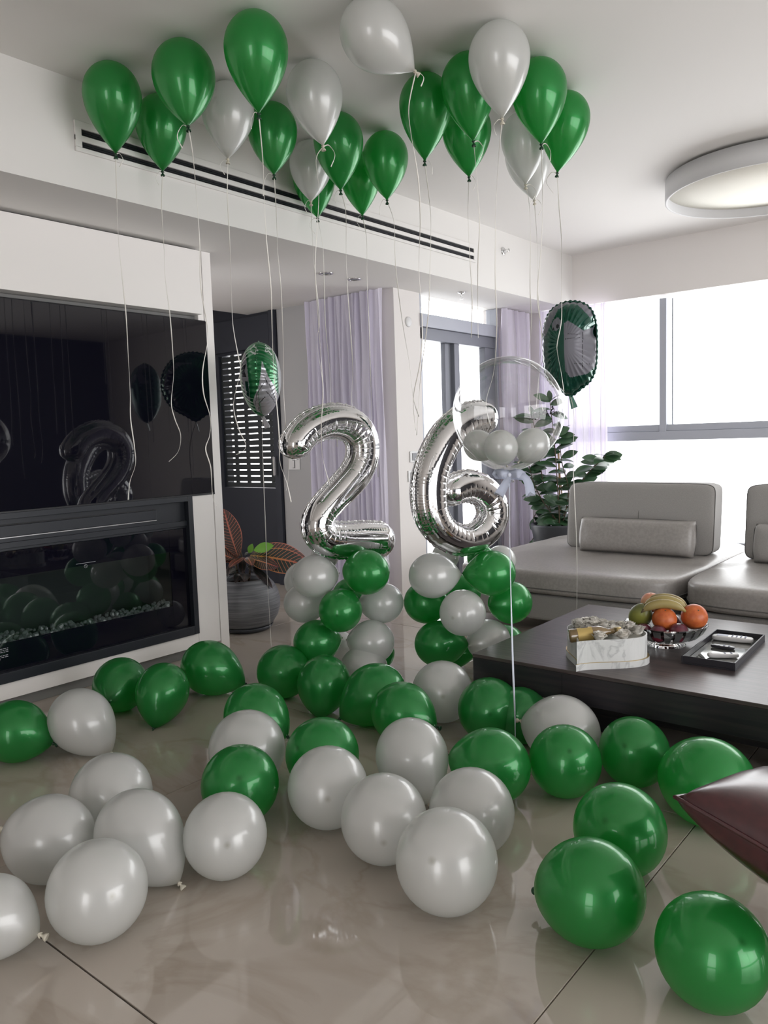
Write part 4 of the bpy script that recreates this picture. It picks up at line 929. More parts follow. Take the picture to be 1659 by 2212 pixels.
for (px, py, r_, dd, lb) in ((1034, 962, .062, .03, 'left'), (1082, 967, .0660, -.06, 'front middle'), (1148, 965, .067, .03, 'right')):
    a = (px-1098)*.00183; z_ = (892-py)*.00183
    me, L = latex_mesh(r_*2, 1.12, .6, 28, 10); me.materials.append(mat['white'])
    d3 = Vector((a, 0, z_))
    p_w = bc+view_r*a+vf*dd+Vector((0, 0, z_))
    inner = obj('balloon', me); inner.matrix_world = axis_matrix((bc-Vector((0, 0, .24))-p_w), p_w)
    tag(inner, 'small white balloon inside the clear bubble, %s one of three' % lb, 'balloon', 'white balloons inside the clear bubble')
    kn = obj('knot', knot_me['white'], None, inner); kn.location = (0, 0, L+.003); kn.scale = (.5, .5, .5)
bpy.context.view_layer.update()
def satin_strip(name, pts, w_, par, side, notch=True):
    P = catmull(pts, 8); bm = nb(); prev = None; N = len(P)
    for i, p in enumerate(P):
        t = (P[min(i+1, N-1)]-P[max(i-1, 0)]).normalized(); s = t.cross(side).normalized(); ww = w_[0]+(w_[1]-w_[0])*i/(N-1)
        mid = p-t*(.022 if (notch and i == N-1) else 0)
        vs = [bm.verts.new(x_) for x_ in (p+s*ww, mid, p-s*ww)]
        if prev:
            for k in range(2): bm.faces.new((prev[k], prev[k+1], vs[k+1], vs[k])).smooth = True
        prev = vs
    bmesh.ops.solidify(bm, geom=bm.faces[:], thickness=.001)
    return obj(name, bm, mat['satin'], par)
ne = Vector((0, 0, -.245)); vr, vn = view_r, -vf
satin_strip('bow_loop', [ne+vn*.012, ne-vr*.03+vn*.03+Vector((0, 0, .008)), ne-vr*.05+vn*.012+Vector((0, 0, .004)), ne-vr*.03-vn*.006+Vector((0, 0, .002)), ne+vn*.01], (.016, .020), bub, vr.cross(Vector((0, 0, 1))), False)
satin_strip('bow_loop', [ne+vn*.012, ne+vr*.03+vn*.03+Vector((0, 0, .006)), ne+vr*.05+vn*.012+Vector((0, 0, -.004)), ne+vr*.03-vn*.006+Vector((0, 0, -.002)), ne+vn*.01], (.016, .020), bub, vr.cross(Vector((0, 0, 1))), False)
satin_strip('bow_tail', [ne+vn*.016, ne-vr*.012+vn*.02+Vector((0, 0, -.03)), ne-vr*.045+vn*.022+Vector((0, 0, -.085))], (.010, .021), bub, vn)
satin_strip('bow_tail', [ne+vn*.016+vr*.01, ne+vr*.055+vn*.02+Vector((0, 0, -.008)), ne+vr*.075+vn*.02+Vector((0, 0, -.04)), ne+vr*.082+vn*.02+Vector((0, 0, -.09))], (.010, .020), bub, vn)
b = nb(); bmesh.ops.create_uvsphere(b, u_segments=12, v_segments=8, radius=.009); obj('bow_knot', b, mat['satin'], bub, ne+vn*.014, True)
pts = [Vector(q) for q in STRINGS['bubble']]; pts[0] = bc+ne+Vector((0, 0, -.005)); pts.append(Vector((pts[-1].x, pts[-1].y, .012)))
ribbon(pts, bub, mat['satin'], .0042)
# ================================================================ SOFA
def sofa_module(x0, x1, name_label):
    y0, y1 = 4.42, 6.30; w_, d_ = x1-x0, y1-y0; cx_, cy_ = (x0+x1)/2, (y0+y1)/2
    s = empty('sofa_module', (cx_, cy_, 0), label=name_label, cat='sofa', group='grey leather sofa modules')
    obj('base', bx((-w_/2+.03, -d_/2+.05, .10), (w_/2-.03, d_/2-.05, .27), .02, 3), mat['sofa_fabric'], s)
    tf = [(-w_/2+.12+a*(w_-.24)/2, b_, .022, .07) for a in range(3) for b_ in (-.25, .45)]
    bm = puff(w_-.006, d_, .185, n=22, e1=7., tuft=tf)
    obj('seat_cushion', bm, mat['leather'], s, (0, 0, .262))
    # piping line round the seat
    P = [(math.copysign(abs(math.cos(t))**(2/7.), math.cos(t))*(w_/2-.001), math.copysign(abs(math.sin(t))**(2/7.), math.sin(t))*(d_/2+.001), .318) for t in [i*2*PI/80 for i in range(80)]]
    b = nb(); tube(b, P, .0035, 6, closed=True); obj('piping', b, mat['sofa_seam'], s)
    for a in (-1, 1):
        for c in (-1, 1): obj('foot', bx((a*(w_/2-.12)-.03, c*(d_/2-.15)-.03, 0), (a*(w_/2-.12)+.03, c*(d_/2-.15)+.03, .10), .004), mat['black_metal'], s)
    return s
sofa_l = sofa_module(-3.08, -1.535, 'left grey leather sofa module with the long lumbar pillow')
sofa_r = sofa_module(-1.53, .05, 'right grey leather sofa module cut by the right frame edge')
def backrest(x0, x1, par):
    w_ = x1-x0; s = None; off = Vector(((x0+x1)/2, 5.50, .440))-par.location
    bm = puff(w_, .22, .485, n=22, e1=13)
    for v_ in bm.verts: v_.co.y += v_.co.z*.12
    s = obj('backrest', bm, mat['sofa_fabric'], par, off)
    b = nb(); tube(b, [(.02, -.112, .03), (.02, -.108+.12*.2, .24), (.02, -.095+.12*.42, .43)], .0022, 6); obj('seam', b, mat['sofa_seam'], s)
    P = [(math.copysign(abs(math.cos(t))**(2/13), math.cos(t))*(w_/2), 0, .2425+math.copysign(abs(math.sin(t))**(2/13), math.sin(t))*.2425) for t in [i*2*PI/80 for i in range(80)]]
    P = [(a, -.085+.12*c, c) for a, b_, c in P]
    b = nb(); tube(b, P, .003, 5, closed=True); obj('piping', b, mat['sofa_seam'], s)
    return s
backrest(-2.66, -1.60, sofa_l)
backrest(-1.40, -.34, sofa_r)
def lumbar(loc, w_, h_, label, mm):
    s = empty('lumbar_pillow', loc, label=label, cat='pillow', group='long pillows on the sofa')
    bm = nb(); N, K = 40, 14; G = {}
    for sg in (1, -1):
        for i in range(N+1):
            for j in range(K+1):
                a, b_ = -1+2*i/N, -1+2*j/K
                th = .075*(max(0, 1-a**8)*max(0, 1-b_**4))**.5+.004*math.sin(a*31+b_*5)*max(0, abs(a)-.6)
                x, z = a*w_/2*(1-.035*b_*b_*0-.02*(1-b_*b_)*0), b_*h_/2*(1-.06*(1-a*a)*0)
                x *= 1-.03*(b_**2)*(abs(a)**8); edge = i in (0, N) or j in (0, K)
                if edge and sg < 0: G[(sg, i, j)] = G[(1, i, j)]; continue
                G[(sg, i, j)] = bm.verts.new((x, sg*th-.0, z+h_/2))
        for i in range(N):
            for j in range(K):
                q = [G[(sg, i, j)], G[(sg, i+1, j)], G[(sg, i+1, j+1)], G[(sg, i, j+1)]]
                bm.faces.new(q if sg < 0 else q[::-1]).smooth = True
    obj('pillow_cover', bm, mm, s)
    b = nb(); P = []
    for t in range(120):
        an = 2*PI*t/120; P.append((math.copysign(abs(math.cos(an))**.22, math.cos(an))*w_/2*.995, 0, h_/2+math.copysign(abs(math.sin(an))**.22, math.sin(an))*h_/2))
    tube(b, P, .0035, 6, closed=True); obj('piping', b, mat['sofa_seam'], s)
    s.rotation_euler = (-.18, 0, 0)
    return s
lumbar((-2.08, 5.26, .447), .83, .245, 'long grey lumbar pillow leaning on the left sofa backrest', mat['leather'])
lumbar((-.90, 5.26, .447), .83, .245, 'grey lumbar pillow at the right frame edge of the sofa', mat['sofa_fabric'])

# ================================================================ COFFEE TABLE
TX, TY, TW_, TD = -1.828, 2.804, 1.75, 1.17
t = empty('coffee_table', (TX+TW_/2, TY+TD/2, 0), label='large low dark wenge coffee table with thick top', cat='table')
hx, hy = TW_/2, TD/2
obj('table_top', bx((-hx, -hy, .345), (hx, hy, .36), .0015, 1), mat['walnut'], t)
b = nb(); box(b, (-hx+.0015, -hy+.0015, .228), (hx-.0015, hy-.0015, .3445), .001, 1); obj('apron', b, mat['wood_edge'], t)
obj('drawer_gap_shade', bx((-hx+.42, -hy+.0002, .235), (-hx+.423, -hy+.0014, .34)), mat['vent_dark'], t)  # thin black strip on the apron, painted as a shaded gap
for a in (-1, 1):
    for c in (-1, 1): obj('leg', bx((a*(hx-.5)-.05, c*(hy-.28)-.05, .0404), (a*(hx-.5)+.05, c*(hy-.28)+.05, .2275), .004), mat['wood_edge'], t)
obj('lower_shelf', bx((-hx+.30, -hy+.22, .12), (hx-.3, hy-.22, .15), .003), mat['wood_edge'], t)
ZT = .3605
# heart shaped box
def heart(n=72, sx=.168, sy=.168):
    P = []
    for i in range(n):
        a = 2*PI*i/n; x = 16*math.sin(a)**3; y = 13*math.cos(a)-5*math.cos(2*a)-2*math.cos(3*a)-math.cos(4*a)
        P.append((x/16*sx, (y+2.5)/14.5*sy))
    return P
hb = empty('heart_box', (-1.330, 2.976, ZT), label='marble-patterned heart-shaped gift box filled with cream roses', cat='gift box')
ROTH = math.radians(-28+180)
ROTH = math.atan2(-.231, -.071)-(-PI/2)+math.radians(13)
def hp(P, k=1.): 
    c, s = math.cos(ROTH), math.sin(ROTH)
    return [(k*(x*c-y*s), k*(x*s+y*c)) for x, y in P]
H0 = heart()
def shell(name, k_out, k_in, z0, z1, m, par):
    A, B_ = hp(H0, k_out), hp(H0, k_in); bm = nb(); n = len(A)
    q = [[bm.verts.new((x, y, z)) for x, y in S_] for S_, z in ((A, z0), (A, z1), (B_, z1), (B_, z0))]
    for r in range(4):
        for i in range(n): bm.faces.new((q[r][i], q[r][(i+1) % n], q[(r+1) % 4][(i+1) % n], q[(r+1) % 4][i])).smooth = False
    return obj(name, bm, m, par)
shell('box_wall', 1.0, .975, .0045, .118, mat['box_marble'], hb)
shell('lid', 1.045, 1.005, 0, .027, mat['box_marble'], hb)
shell('gold_rim', 1.046, 1.004, .027, .0285, mat['gold'], hb)
b = nb(); solid_poly(b, hp(H0, .97), .0, .004); obj('box_bottom', b, mat['box_marble'], hb)
b = nb(); solid_poly(b, hp(H0, .965), .006, .096); obj('padding', b, mat['paper_card'], hb)
def rose_mesh(seed):
    rn = random.Random(seed); bm = nb(); R = .021
    for ring, (rr, hh, cnt) in enumerate(((.004, .026, 1), (.009, .024, 3), (.014, .021, 5), (.020, .015, 6))):
        for k in range(cnt):
            a0 = 2*PI*k/cnt+ring*.7+rn.uniform(-.2, .2); span = 2*PI/cnt*1.35 if cnt > 1 else 5.6; g = []
            for i in range(7):
                a = a0+span*(i/6-.5); row = []
                for j in range(4):
                    tt = j/3; r = rr*(.55+.45*tt)+.003*tt*tt+(.0016*math.sin(i*1.7+seed) if j == 3 else 0); z = hh*tt*(1-.15*abs(i-3)/3)
                    row.append(bm.verts.new((r*math.cos(a), r*math.sin(a), z)))
                g.append(row)
            for i in range(6):
                for j in range(3): bm.faces.new((g[i][j], g[i+1][j], g[i+1][j+1], g[i][j+1])).smooth = True
    bmesh.ops.solidify(bm, geom=bm.faces[:], thickness=.0011)
    r_ = bmesh.ops.create_icosphere(bm, subdivisions=2, radius=.0145)
    for v_ in r_['verts']: v_.co.z += .008
    me = bpy.data.meshes.new('rose'); bm.to_mesh(me); bm.free(); me.materials.append(mat['rose']); return me
RM = [rose_mesh(i) for i in range(4)]
ROSES = []
rn = random.Random(11)
Hin = hp(H0, .86)
# bottle direction inside the box: along the camera's right
bd = Vector((.80, .60, 0)).normalized(); bc0 = Vector((.0, -.042, 0))
for gx in range(-5, 6):
    for gy in range(-5, 6):
        p = Vector((gx*.038+(gy % 2)*.019, gy*.034, 0))
        if not inside((p.x, p.y), Hin): continue
        q = p-bc0; al = q.dot(bd); pe = abs(q.dot(Vector((-bd.y, bd.x, 0))))
        if (-.11 < al < .055 and pe < .043) or (al >= .055 and pe < .022): continue
        ROSES.append(p)
def rose_label(p):
    q = p-bc0; al = q.dot(bd); pe = q.dot(Vector((-bd.y, bd.x, 0)))
    row = 'behind the bottle' if pe > 0 else 'in front of the bottle'
    side = 'near its base' if al < -.03 else 'near its middle' if al < .05 else 'near its neck' if al < .11 else 'past its cap'
    far = 'at the box rim' if not inside((p.x, p.y), hp(H0, .66)) else 'well inside the box'
    return 'cream rose %s, %s, %s' % (row, side, far)
for k, p in enumerate(ROSES):
    o = obj('rose', RM[k % 4], None, None, (hb.location.x+p.x+rn.uniform(-.003, .003), hb.location.y+p.y+rn.uniform(-.003, .003), ZT+.112+rn.uniform(0, .012)))
    o.rotation_euler = (rn.uniform(-.25, .25), rn.uniform(-.25, .25), rn.uniform(0, 6)); o.scale = (1.4, 1.4, 1.3)
    tag(o, rose_label(p), 'rose', 'cream roses in the heart box')
bt = empty('wine_bottle', hb.location+bc0+Vector((0, 0, .128)), label='small amber wine bottle lying on the roses in the heart box', cat='bottle')
prof = [(0, -.098), (.024, -.098), (.028, -.092), (.028, .012), (.024, .035), (.012, .06), (.0105, .10), (.0125, .101), (.0125, .112), (0, .112)]
b = nb(); lathe(b, prof, 32); bo = obj('bottle_glass', b, mat['bottle'], bt)
b = nb(); lathe(b, [(.0285, -.065), (.0285, -.005)], 32); bl = obj('bottle_label', b, mat['bottle_label'], bt)
b = nb(); lathe(b, [(.0126, .085), (.0132, .084), (.0132, .1125), (0, .1128)], 24); bf = obj('cap_foil', b, mat['gold'], bt)
b = nb()
for (a0, a1, z0_, z1_) in ((1.15, 1.75, -.048, -.02),):
    for i in range(6):
        aa, ab = a0+(a1-a0)*i/6, a0+(a1-a0)*(i+1)/6; r = .0289
        b.faces.new([b.verts.new((r*math.cos(x_), r*math.sin(x_), z_)) for x_, z_ in ((aa, z0_), (ab, z0_), (ab, z1_), (aa, z1_))])
bk = obj('label_print', b, mat['ink'], bt)
bt.rotation_euler = Vector(bd+Vector((0, 0, .10))).to_track_quat('Z', 'Y').to_euler()
gc = empty('greeting_card', hb.location+Vector((.05, .05, .118)), label='pale greeting card with black handwritten letters among the roses', cat='card')
b = nb(); N = 8; pv = None
for i in range(N+1):
    a = -.055+.11*i/N; z = .014*math.cos(a*22); vs = [b.verts.new((a, -.014, z)), b.verts.new((a, .016, z+.012))]
    if pv: b.faces.new((pv[0], vs[0], vs[1], pv[1])).smooth = True
    pv = vs
bmesh.ops.solidify(b, geom=b.faces[:], thickness=.0008); obj('card', b, mat['paper_card'], gc); gc.rotation_euler = (.35, 0, math.atan2(.6, .8))
b = nb(); tube(b, [(.014+.006*math.cos(x_*.6), -.0145, .012+.006*math.sin(x_*.6)) for x_ in range(1, 10)], .0009, 5); tube(b, [(.012+.004*math.cos(x_*.6), -.014, .023+.004*math.sin(x_*.6)) for x_ in range(-4, 6)], .0009, 5); obj('handwriting', b, mat['ink'], gc)

# fruit bowl
fbw = empty('fruit_bowl', (-1.196, 3.383, ZT), label='ribbed cut-glass bowl heaped with fruit on the coffee table', cat='bowl')
b = nb(); pr = [(.0, .03), (.045, .028), (.055, .012), (.078, .0), (.082, .004), (.068, .020), (.085, .028), (.128, .048), (.155, .078), (.168, .108), (.171, .112), (.166, .113), (.15, .085), (.12, .058), (.08, .040), (0, .036)]
lathe(b, pr, 96)
for v_ in b.verts:
    r = math.hypot(v_.co.x, v_.co.y)
    if r > .06:
        a = math.atan2(v_.co.y, v_.co.x); k = 1+.018*abs(math.sin(a*12)) if v_.co.z > .03 else 1+.04*abs(math.sin(a*12))
        v_.co.x *= k; v_.co.y *= k
obj('bowl_body', b, mat['bowl_glass'], fbw)
mat['silver_rib'] = M('silvery_bowl_rib', (.62, .63, .62), .3, .15)
for k in range(24):
    a = PI*2*(k+.5)/24; c, s = math.cos(a), math.sin(a)
    b = nb(); pp = [(.086, .0275), (.129, .0475), (.156, .0775), (.1705, .1065)]
    w2 = (.007, .011, .014, .016); pv = None
    for (r, z), w_ in zip(pp, w2):
        r *= 1.022; vs = [b.verts.new((r*c-s*w_, r*s+c*w_, z)), b.verts.new((r*c+s*w_, r*s-c*w_, z))]
        if pv: b.faces.new((pv[0], vs[0], vs[1], pv[1])).smooth = True
        pv = vs
    bmesh.ops.solidify(b, geom=b.faces[:], thickness=.001)
    obj('rib', b, mat['silver_rib'], fbw)
camr = Vector((.943, .333, 0)); camf = Vector((-.333, .943, 0))
bcn = Vector((-1.196, 3.383, ZT))
def at(r, f_, z): return bcn+camr*r+camf*f_+Vector((0, 0, z))
def fruit(name, r, pos, m, label, cat, group=None, sc=(1, 1, 1), stem=True, rot=(0, 0, 0)):
    o_ = nb(); bmesh.ops.create_uvsphere(o_, u_segments=32, v_segments=20, radius=r)
    for v_ in o_.verts:
        q = abs(v_.co.z)/r; rr = math.hypot(v_.co.x, v_.co.y)/r
        v_.co.z *= 1-.10*max(0, 1-rr/.35)
        v_.co.x *= sc[0]; v_.co.y *= sc[1]; v_.co.z *= sc[2]
    x = obj(name, o_, m, None, pos-Vector((0, 0, .025)), True); x.rotation_euler = rot; tag(x, label, cat, group)
    if stem:
        b_ = nb(); lathe(b_, [(0, r*sc[2]*.90), (.004, r*sc[2]*.90), (.003, r*sc[2]*.93), (0, r*sc[2]*.93)], 8); obj('stem_scar', b_, mat['banana_tip'], x)
    return x
fruit('orange', .052, at(-.005, -.055, .150), mat['orange'], 'orange in the middle of the glass bowl below the bananas', 'orange', 'oranges in the bowl', (1, 1, .93), rot=(.3, .2, 0))
fruit('orange', .0555, at(.116, -.02, .158), mat['orange'], 'larger orange at the right side of the glass bowl', 'orange', 'oranges in the bowl', (1, 1, .97), rot=(.5, .6, 0))
fruit('mango', .052, at(-.105, -.01, .150), mat['mango'], 'green mango at the left side of the glass bowl', 'mango', None, (.95, .85, 1.15), rot=(.1, .5, 0))
fruit('peach', .044, at(-.062, .045, .200), mat['peach'], 'pinkish peach behind the bananas at the top of the fruit', 'peach', None)
for k, (r_, f_, z_, q) in enumerate(((-.090, -.085, .098, 'at the far left under the mango'), (-.03, -.118, .100, 'at the front left under the middle orange'), (.052, -.100, .104, 'at the front right between the two oranges'), (.03, .06, .11, 'hidden at the back of the bowl'))):
    fruit('plum', .036 if k != 2 else .041, at(r_, f_, z_), mat['plum'], 'dark red plum '+q, 'plum', 'plums in the bowl')
ban = empty('banana_bunch', at(-.004, .0, .190), label='bunch of three ripe bananas lying on top of the fruit', cat='bananas')
for k in range(3):
    th0 = [-1.05, -.98, -.9][k]; R = .105; off = Vector(camf)*(-.048+.034*k)+Vector((0, 0, -.075+.014*k-.004*k*k)); P = []
    for i in range(15):
        a = th0+2.0*i/14; P.append(Vector(camr)*(R*math.sin(a)*1.0)+Vector((0, 0, R*.72*math.cos(a)))+off)
    rad = [.006, .008, .015, .0185, .020, .0205, .021, .021, .0205, .020, .019, .017, .013, .008, .005]
    b = nb(); tube(b, P, rad, 10); bn = obj('banana', b, mat['banana'], ban)
    b = nb(); tube(b, [P[0]-(P[1]-P[0])*.9, P[0], P[1]], [.006, .0062, .0085], 8); obj('banana_stem', b, mat['banana_tip'], bn)

fbw.scale = (1, 1, .87)
# tray and remotes
ty = empty('serving_tray', (-.950, 3.39, ZT), rz=0, label='rectangular black tray with a mirrored base holding three remotes', cat='tray')
w_, d_ = .102, .255
obj('tray_base', bx((-w_, -d_, 0), (w_, d_, .006)), mat['tray'], ty)
obj('mirror_inlay', bx((-w_+.008, -d_+.008, .0062), (w_-.008, d_-.008, .0075)), mat['mirror_tray'], ty)
for nm, a_, b_ in (('tray_side', (-w_, -d_, .006), (-w_+.006, d_, .032)), ('tray_side', (w_-.006, -d_, .006), (w_, d_, .032)), ('tray_side', (-w_+.0062, -d_, .006), (w_-.0062, -d_+.006, .032)), ('tray_side', (-w_+.0062, d_-.006, .006), (w_-.0062, d_, .032))):
    obj(nm, bx(a_, b_, .001, 1), mat['tray'], ty)
ty.rotation_euler = (0, 0, .03)
def remote(loc, rz, L, W_, H_, m, label, keys, km, big=False):
    r = empty('remote_control', loc, rz, label=label, cat='remote', group='remotes in the tray')
    bm = puff(L, W_, H_, n=8, e1=5.)
    obj('remote_body', bm, m, r)
    for i in range(keys[0]):
        for j in range(keys[1]):
            x = -L*.05+L*.42*(i+.5)/keys[0]-.0; y = (j-(keys[1]-1)/2)*W_*.26
            obj('key', bx((x-.0035, y-.003, H_*.97), (x+.0035, y+.003, H_+.0018), .0008, 1), km, r)
    b_ = nb(); box(b_, (-L*.38, -W_*.28, H_*.98), (-L*.1, W_*.28, H_+.0006)); obj('display', b_, mat['remote_key'] if big else m, r)
    return r
remote((-.965, 3.555, ZT+.009), .12, .165, .052, .022, mat['remote_white'], 'large white remote control with blue-grey keys, at the back of the tray', (4, 3), mat['remote_key'], True)
remote((-.965, 3.415, ZT+.009), .02, .095, .032, .012, mat['remote_black'], 'small black remote control in the middle of the tray', (2, 2), mat['remote_key'])
remote((-.925, 3.275, ZT+.009), .55, .120, .034, .018, mat['remote_white'], 'small white remote control at the front of the tray', (2, 2), mat['remote_key'])

# the whole table group sits 3.2 % farther out than first measured (table top at 0.33 m)
bpy.context.view_layer.update()
for o in list(COL.objects):
    if o.parent is None and o.name.split('.')[0] in ('coffee_table', 'heart_box', 'rose', 'wine_bottle', 'greeting_card', 'fruit_bowl', 'orange', 'mango', 'peach', 'plum', 'banana_bunch', 'serving_tray', 'remote_control'):
        o.location = Vector((0, 0, CAM_H))+(o.location-Vector((0, 0, CAM_H)))*1.032; o.scale = o.scale*1.032
# ================================================================ PLANTS
def leaf_mesh(L, W_, curl=.3, n=12, name='leaf', fold=.15, m_=4, wav=0):
    bm = nb(); uvl = bm.loops.layers.uv.new('leafuv'); rows = []
    for i in range(n+1):
        t_ = i/n; w_ = W_/2*(math.sin(PI*min(1, t_**1.05*.985+.012))**.75); row = []
        for j in range(-m_, m_+1):
            v_ = j/m_
            x = L*t_; y = w_*v_; z = -curl*L*t_*t_+fold*abs(y)+wav*math.sin(t_*14+j)*abs(v_)
            row.append((bm.verts.new((x, y, z)), t_, v_))
        rows.append(row)
    for A, B_ in zip(rows, rows[1:]):
        for k in range(2*m_):
            q = [A[k], B_[k], B_[k+1], A[k+1]]
            f = bm.faces.new([x_[0] for x_ in q]); f.smooth = True
            for lo, x_ in zip(f.loops, q): lo[uvl].uv = (x_[1], x_[2])
    me = bpy.data.meshes.new(name); bm.to_mesh(me); bm.free(); return me
def place_leaf(me, par, p, d, up=Vector((0, 0, 1)), s=1., roll=0):
    d = Vector(d).normalized(); y = Vector(up).cross(d)
    if y.length < .05: y = Vector((1, 0, 0)).cross(d)
    y.normalize(); z = d.cross(y); m_ = Matrix((d, y, z)).transposed() @ Matrix.Rotation(roll, 3, 'X')
    o = bpy.data.objects.new('leaf', me); COL.objects.link(o); o.parent = par
    o.matrix_local = Matrix.Translation(p) @ m_.to_4x4() @ Matrix.Scale(s, 4); return o
# croton in the grey pot
PX, PY = -4.205, 3.565
cp = empty('plant_pot', (PX, PY, 0), label='round ribbed grey ceramic pot on a dark saucer beside the media cabinet', cat='pot')
b = nb(); lathe(b, [(0, 0), (.155, 0), (.175, .01), (.19, .035), (.185, .035), (.15, .02), (0, .02)], 48); obj('saucer', b, mat['pot_dark'], cp)
b = nb(); lathe(b, [(0, .022), (.155, .022), (.19, .045), (.225, .10), (.243, .16), (.245, .21), (.232, .27), (.205, .32), (.175, .352), (.172, .362), (.160, .362), (.158, .345), (.18, .30), (0, .29)], 64); obj('pot_body', b, mat['pot'], cp)
b = nb(); lathe(b, [(0, .325), (.165, .32), (.165, .305), (0, .305)], 32)
cr_ = empty('croton_plant', (PX, PY, .325), label='croton with dark leaves and red and yellow veins, in the grey pot', cat='plant')
so = obj('soil', b, mat['soil'], cp)
hr = Vector((.773, .634, 0)); hf = Vector((-.634, .773, 0))
def cvec(r, f_, z): return hr*r+hf*f_+Vector((0, 0, z))
for P in ([(0, 0, -.01), (.0, 0, .10), (-.01, 0, .20), (-.02, -.01, .26)], [(.03, 0, -.01), (.05, -.02, .1), (.05, -.03, .19)], [(-.03, 0, -.01), (-.05, 0, .12), (-.07, 0, .2)]):
    b = nb(); tube(b, [cvec(*p_) for p_ in P], .007, 8); obj('stem', b, mat['stem'], cr_)
big = leaf_mesh(.36, .165, .22, 16, fold=.1); big.materials.append(mat['croton_red'])
yel = leaf_mesh(.36, .17, .30, 16, fold=-.25); yel.materials.append(mat['croton_yellow'])
drk = leaf_mesh(.25, .085, .45, 10, fold=.1); drk.materials.append(mat['croton_dark'])
lim = leaf_mesh(.15, .085, .12, 10, fold=.1); lim.materials.append(mat['leaf_bright'])
# tall red-veined leaf standing up at the left
place_leaf(big, cr_, cvec(-.03, -.02, .19), cvec(-.28, -.05, 1), up=cvec(0, -1, .1), s=.95)
place_leaf(big, cr_, cvec(-.03, -.01, .16), cvec(-1, -.3, .55), up=cvec(.2, -.9, .6), s=.7)
# big drooping leaf to the right
place_leaf(yel, cr_, cvec(.06, -.05, .20), cvec(1, -.15, -.05), up=cvec(.1, -.8, .6), s=1.15)
place_leaf(big, cr_, cvec(.10, .0, .245), cvec(1, .15, -.12), up=cvec(.0, -.6, .9), s=1.0)
place_leaf(yel, cr_, cvec(.05, -.05, .18), cvec(.9, -.5, -.10), up=cvec(.1, -.9, .5), s=.6)
place_leaf(lim, cr_, cvec(.085, -.05, .235), cvec(1, -.1, .28), up=cvec(0, -.8, .6), s=.95)
place_leaf(lim, cr_, cvec(.05, -.04, .215), cvec(.35, -.3, .8), up=cvec(0, -1, .2), s=.5)
place_leaf(big, cr_, cvec(.02, -.06, .19), cvec(-.5, -1, -.05), up=cvec(0, 0, 1), s=.48)
place_leaf(big, cr_, cvec(.04, -.06, .19), cvec(.4, -1, -.05), up=cvec(0, 0, 1), s=.40)
rn = random.Random(5)
for k in range(20):
    a = rn.uniform(0, 2*PI); el = rn.uniform(-.25, .5); h = rn.uniform(.06, .2)
    place_leaf(drk, cr_, cvec(.03*math.cos(a), .03*math.sin(a), h), cvec(math.cos(a), math.sin(a), el), s=rn.uniform(.55, .95), roll=rn.uniform(-.4, .4))
# rubber-type plant behind the sofa
rp = empty('plant_pot', (-3.27, 6.45, 0), label='dark grey tapered planter behind the sofa, left corner', cat='pot')
b = nb(); lathe(b, [(0, 0), (.15, 0), (.16, .01), (.215, .40), (.235, .47), (.23, .485), (.205, .485), (.20, .44), (0, .43)], 48); obj('planter_body', b, mat['pot_dark'], rp)
b = nb(); lathe(b, [(0, .452), (.2, .448), (.2, .435), (0, .435)], 32); obj('soil', b, mat['soil'], rp)
fp_ = empty('rubber_plant', (-3.27, 6.45, .45), label='leafy green plant with glossy leaves and a bamboo stake in the sunlit corner', cat='plant')
lf = leaf_mesh(.18, .085, .22, 8, fold=.2, m_=2); lf.materials.append(mat['leaf'])
lf2 = leaf_mesh(.17, .105, .35, 8, fold=.1, m_=2); lf2.materials.append(mat['leaf'])
o3 = Vector((-3.27, 6.45, .45))
b = nb(); tube(b, [Vector((-3.205, 6.40, .44))-o3, Vector((-3.225, 6.42, 1.14))-o3], .008, 8); obj('stake', b, mat['stake'], fp_)
b = nb(); tube(b, [Vector((-3.17, 6.42, .44))-o3, Vector((-3.222, 6.40, 1.12))-o3], .006, 8); obj('stake', b, mat['stake'], fp_)
rn = random.Random(21)
for bi, br in enumerate(BRANCHES):
    P = catmull([Vector(p_)-o3 for p_ in [(-3.24+.02*bi-.06, 6.44, .44)]+list(br)], 6); n = len(P)
    b = nb(); tube(b, P, [.007*(1-.6*i/n) for i in range(n)], 7); obj('stem', b, mat['stem'], fp_)
    length = sum((P[i+1]-P[i]).length for i in range(n-1)); step = max(1, int(n*.042/length))
    for i in range(6 if bi < 5 else 3, n, step):
        t_ = (P[min(i+1, n-1)]-P[i-1]).normalized()
        for sgn in ((1,) if i % 2 else (-1,)) if step > 1 else (1 if (i//step) % 2 else -1,):
            side = hr*sgn+hf*rn.uniform(-.7, .7)
            d = (side.normalized()*.9+t_*.35+Vector((0, 0, rn.uniform(-.45, .25))))
            place_leaf(lf if rn.random() < .6 else lf2, fp_, P[i], d, up=hf*-rn.uniform(.2, 1.4)+Vector((0, 0, .8))+hr*rn.uniform(-.5, .5), s=rn.uniform(.7, 1.05), roll=rn.uniform(-.4, .4))
    place_leaf(lf, fp_, P[-1], (P[-1]-P[-3])+hf*-.02, s=.6); place_leaf(lf, fp_, P[-1], (P[-1]-P[-3])+hr*.08, s=.7)

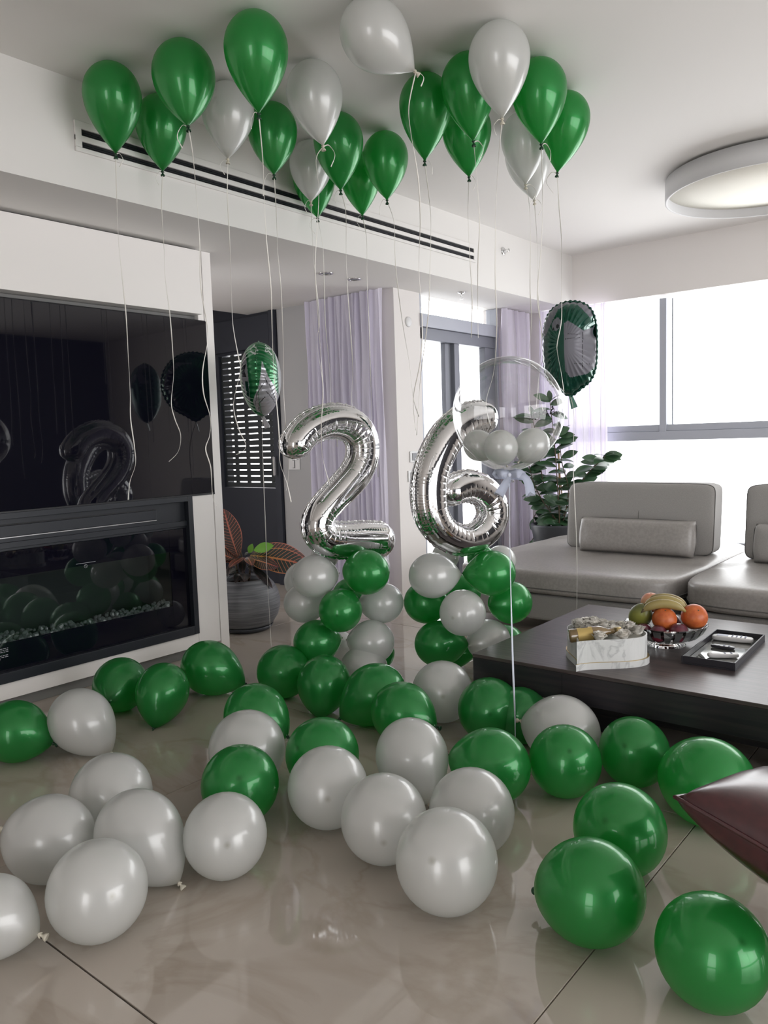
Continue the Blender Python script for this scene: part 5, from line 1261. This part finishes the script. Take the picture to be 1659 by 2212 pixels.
# ================================================================ burgundy cushion on a stool outside the frame
st = empty('leather_stool', (-.06, 2.09, 0), label='burgundy leather stool outside the right frame edge carrying the cushion', cat='stool')
obj('stool_seat', bx((-.20, -.22, .14), (.40, .22, .262), .03, 4), mat['burgundy'], st)
for a in (-.18, .36):
    for c in (-.18, .18): obj('leg', bx((a-.02, c-.02, 0), (a+.02, c+.02, .139)), mat['black_metal'], st)
st.rotation_euler = (0, 0, -YAW)
cu = empty('cushion', (-.275, 1.915, .505), label='burgundy leather cushion poking in from the right frame edge', cat='cushion')
def cushion_mesh(W_, T):
    bm = nb(); N = 34; G = {}
    for sg in (1, -1):
        for i in range(N+1):
            for j in range(N+1):
                a, b_ = -1+2*i/N, -1+2*j/N
                pin = 1-.075*(1-a*a)*(b_*b_)-0*a; pin2 = 1-.075*(1-b_*b_)*(a*a)
                h = T*((1-a*a)*(1-b_*b_))**.42*(1+.05*math.sin(a*7+b_*3)*max(abs(a), abs(b_))**3)
                e = i in (0, N) or j in (0, N)
                if e and sg < 0: G[(sg, i, j)] = G[(1, i, j)]; continue
                G[(sg, i, j)] = bm.verts.new((a*W_/2*pin2, b_*W_/2*pin, sg*h if not e else 0))
        for i in range(N):
            for j in range(N):
                q = [G[(sg, i, j)], G[(sg, i+1, j)], G[(sg, i+1, j+1)], G[(sg, i, j+1)]]
                bm.faces.new(q if sg > 0 else q[::-1]).smooth = True
    return bm
obj('cushion_cover', cushion_mesh(.54, .115), mat['burgundy'], cu)
b = nb(); P = []
for k in range(4):
    for i in range(16):
        a = -1+2*i/16; c = [(a, -1), (1, a), (-a, 1), (-1, -a)][k]
        P.append((c[0]*.27*(1-.075*(1-c[1]**2)*(c[0]**2)) if abs(c[0]) == 1 else c[0]*.27, c[1]*.27*(1-.075*(1-c[0]**2)*(c[1]**2)) if abs(c[1]) == 1 else c[1]*.27, 0))
tube(b, P, .005, 8, closed=True); obj('piping', b, mat['burgundy'], cu)
R0 = Matrix.Rotation(math.radians(84), 3, 'Z') @ Matrix.Rotation(math.radians(8), 3, 'Y') @ Matrix.Rotation(math.radians(4), 3, 'X')
vd = Vector((-.3, .95, 0)).normalized()
R1 = Matrix.Rotation(math.radians(13), 3, vd) @ R0
tip = min((R1 @ Vector((a*.27, c*.27, 0)) for a in (-1, 1) for c in (-1, 1)), key=lambda v_: v_.dot(rgt))
cu.matrix_world = Matrix.Translation(Vector((-.575, 1.685, .490))-tip) @ R1.to_4x4()
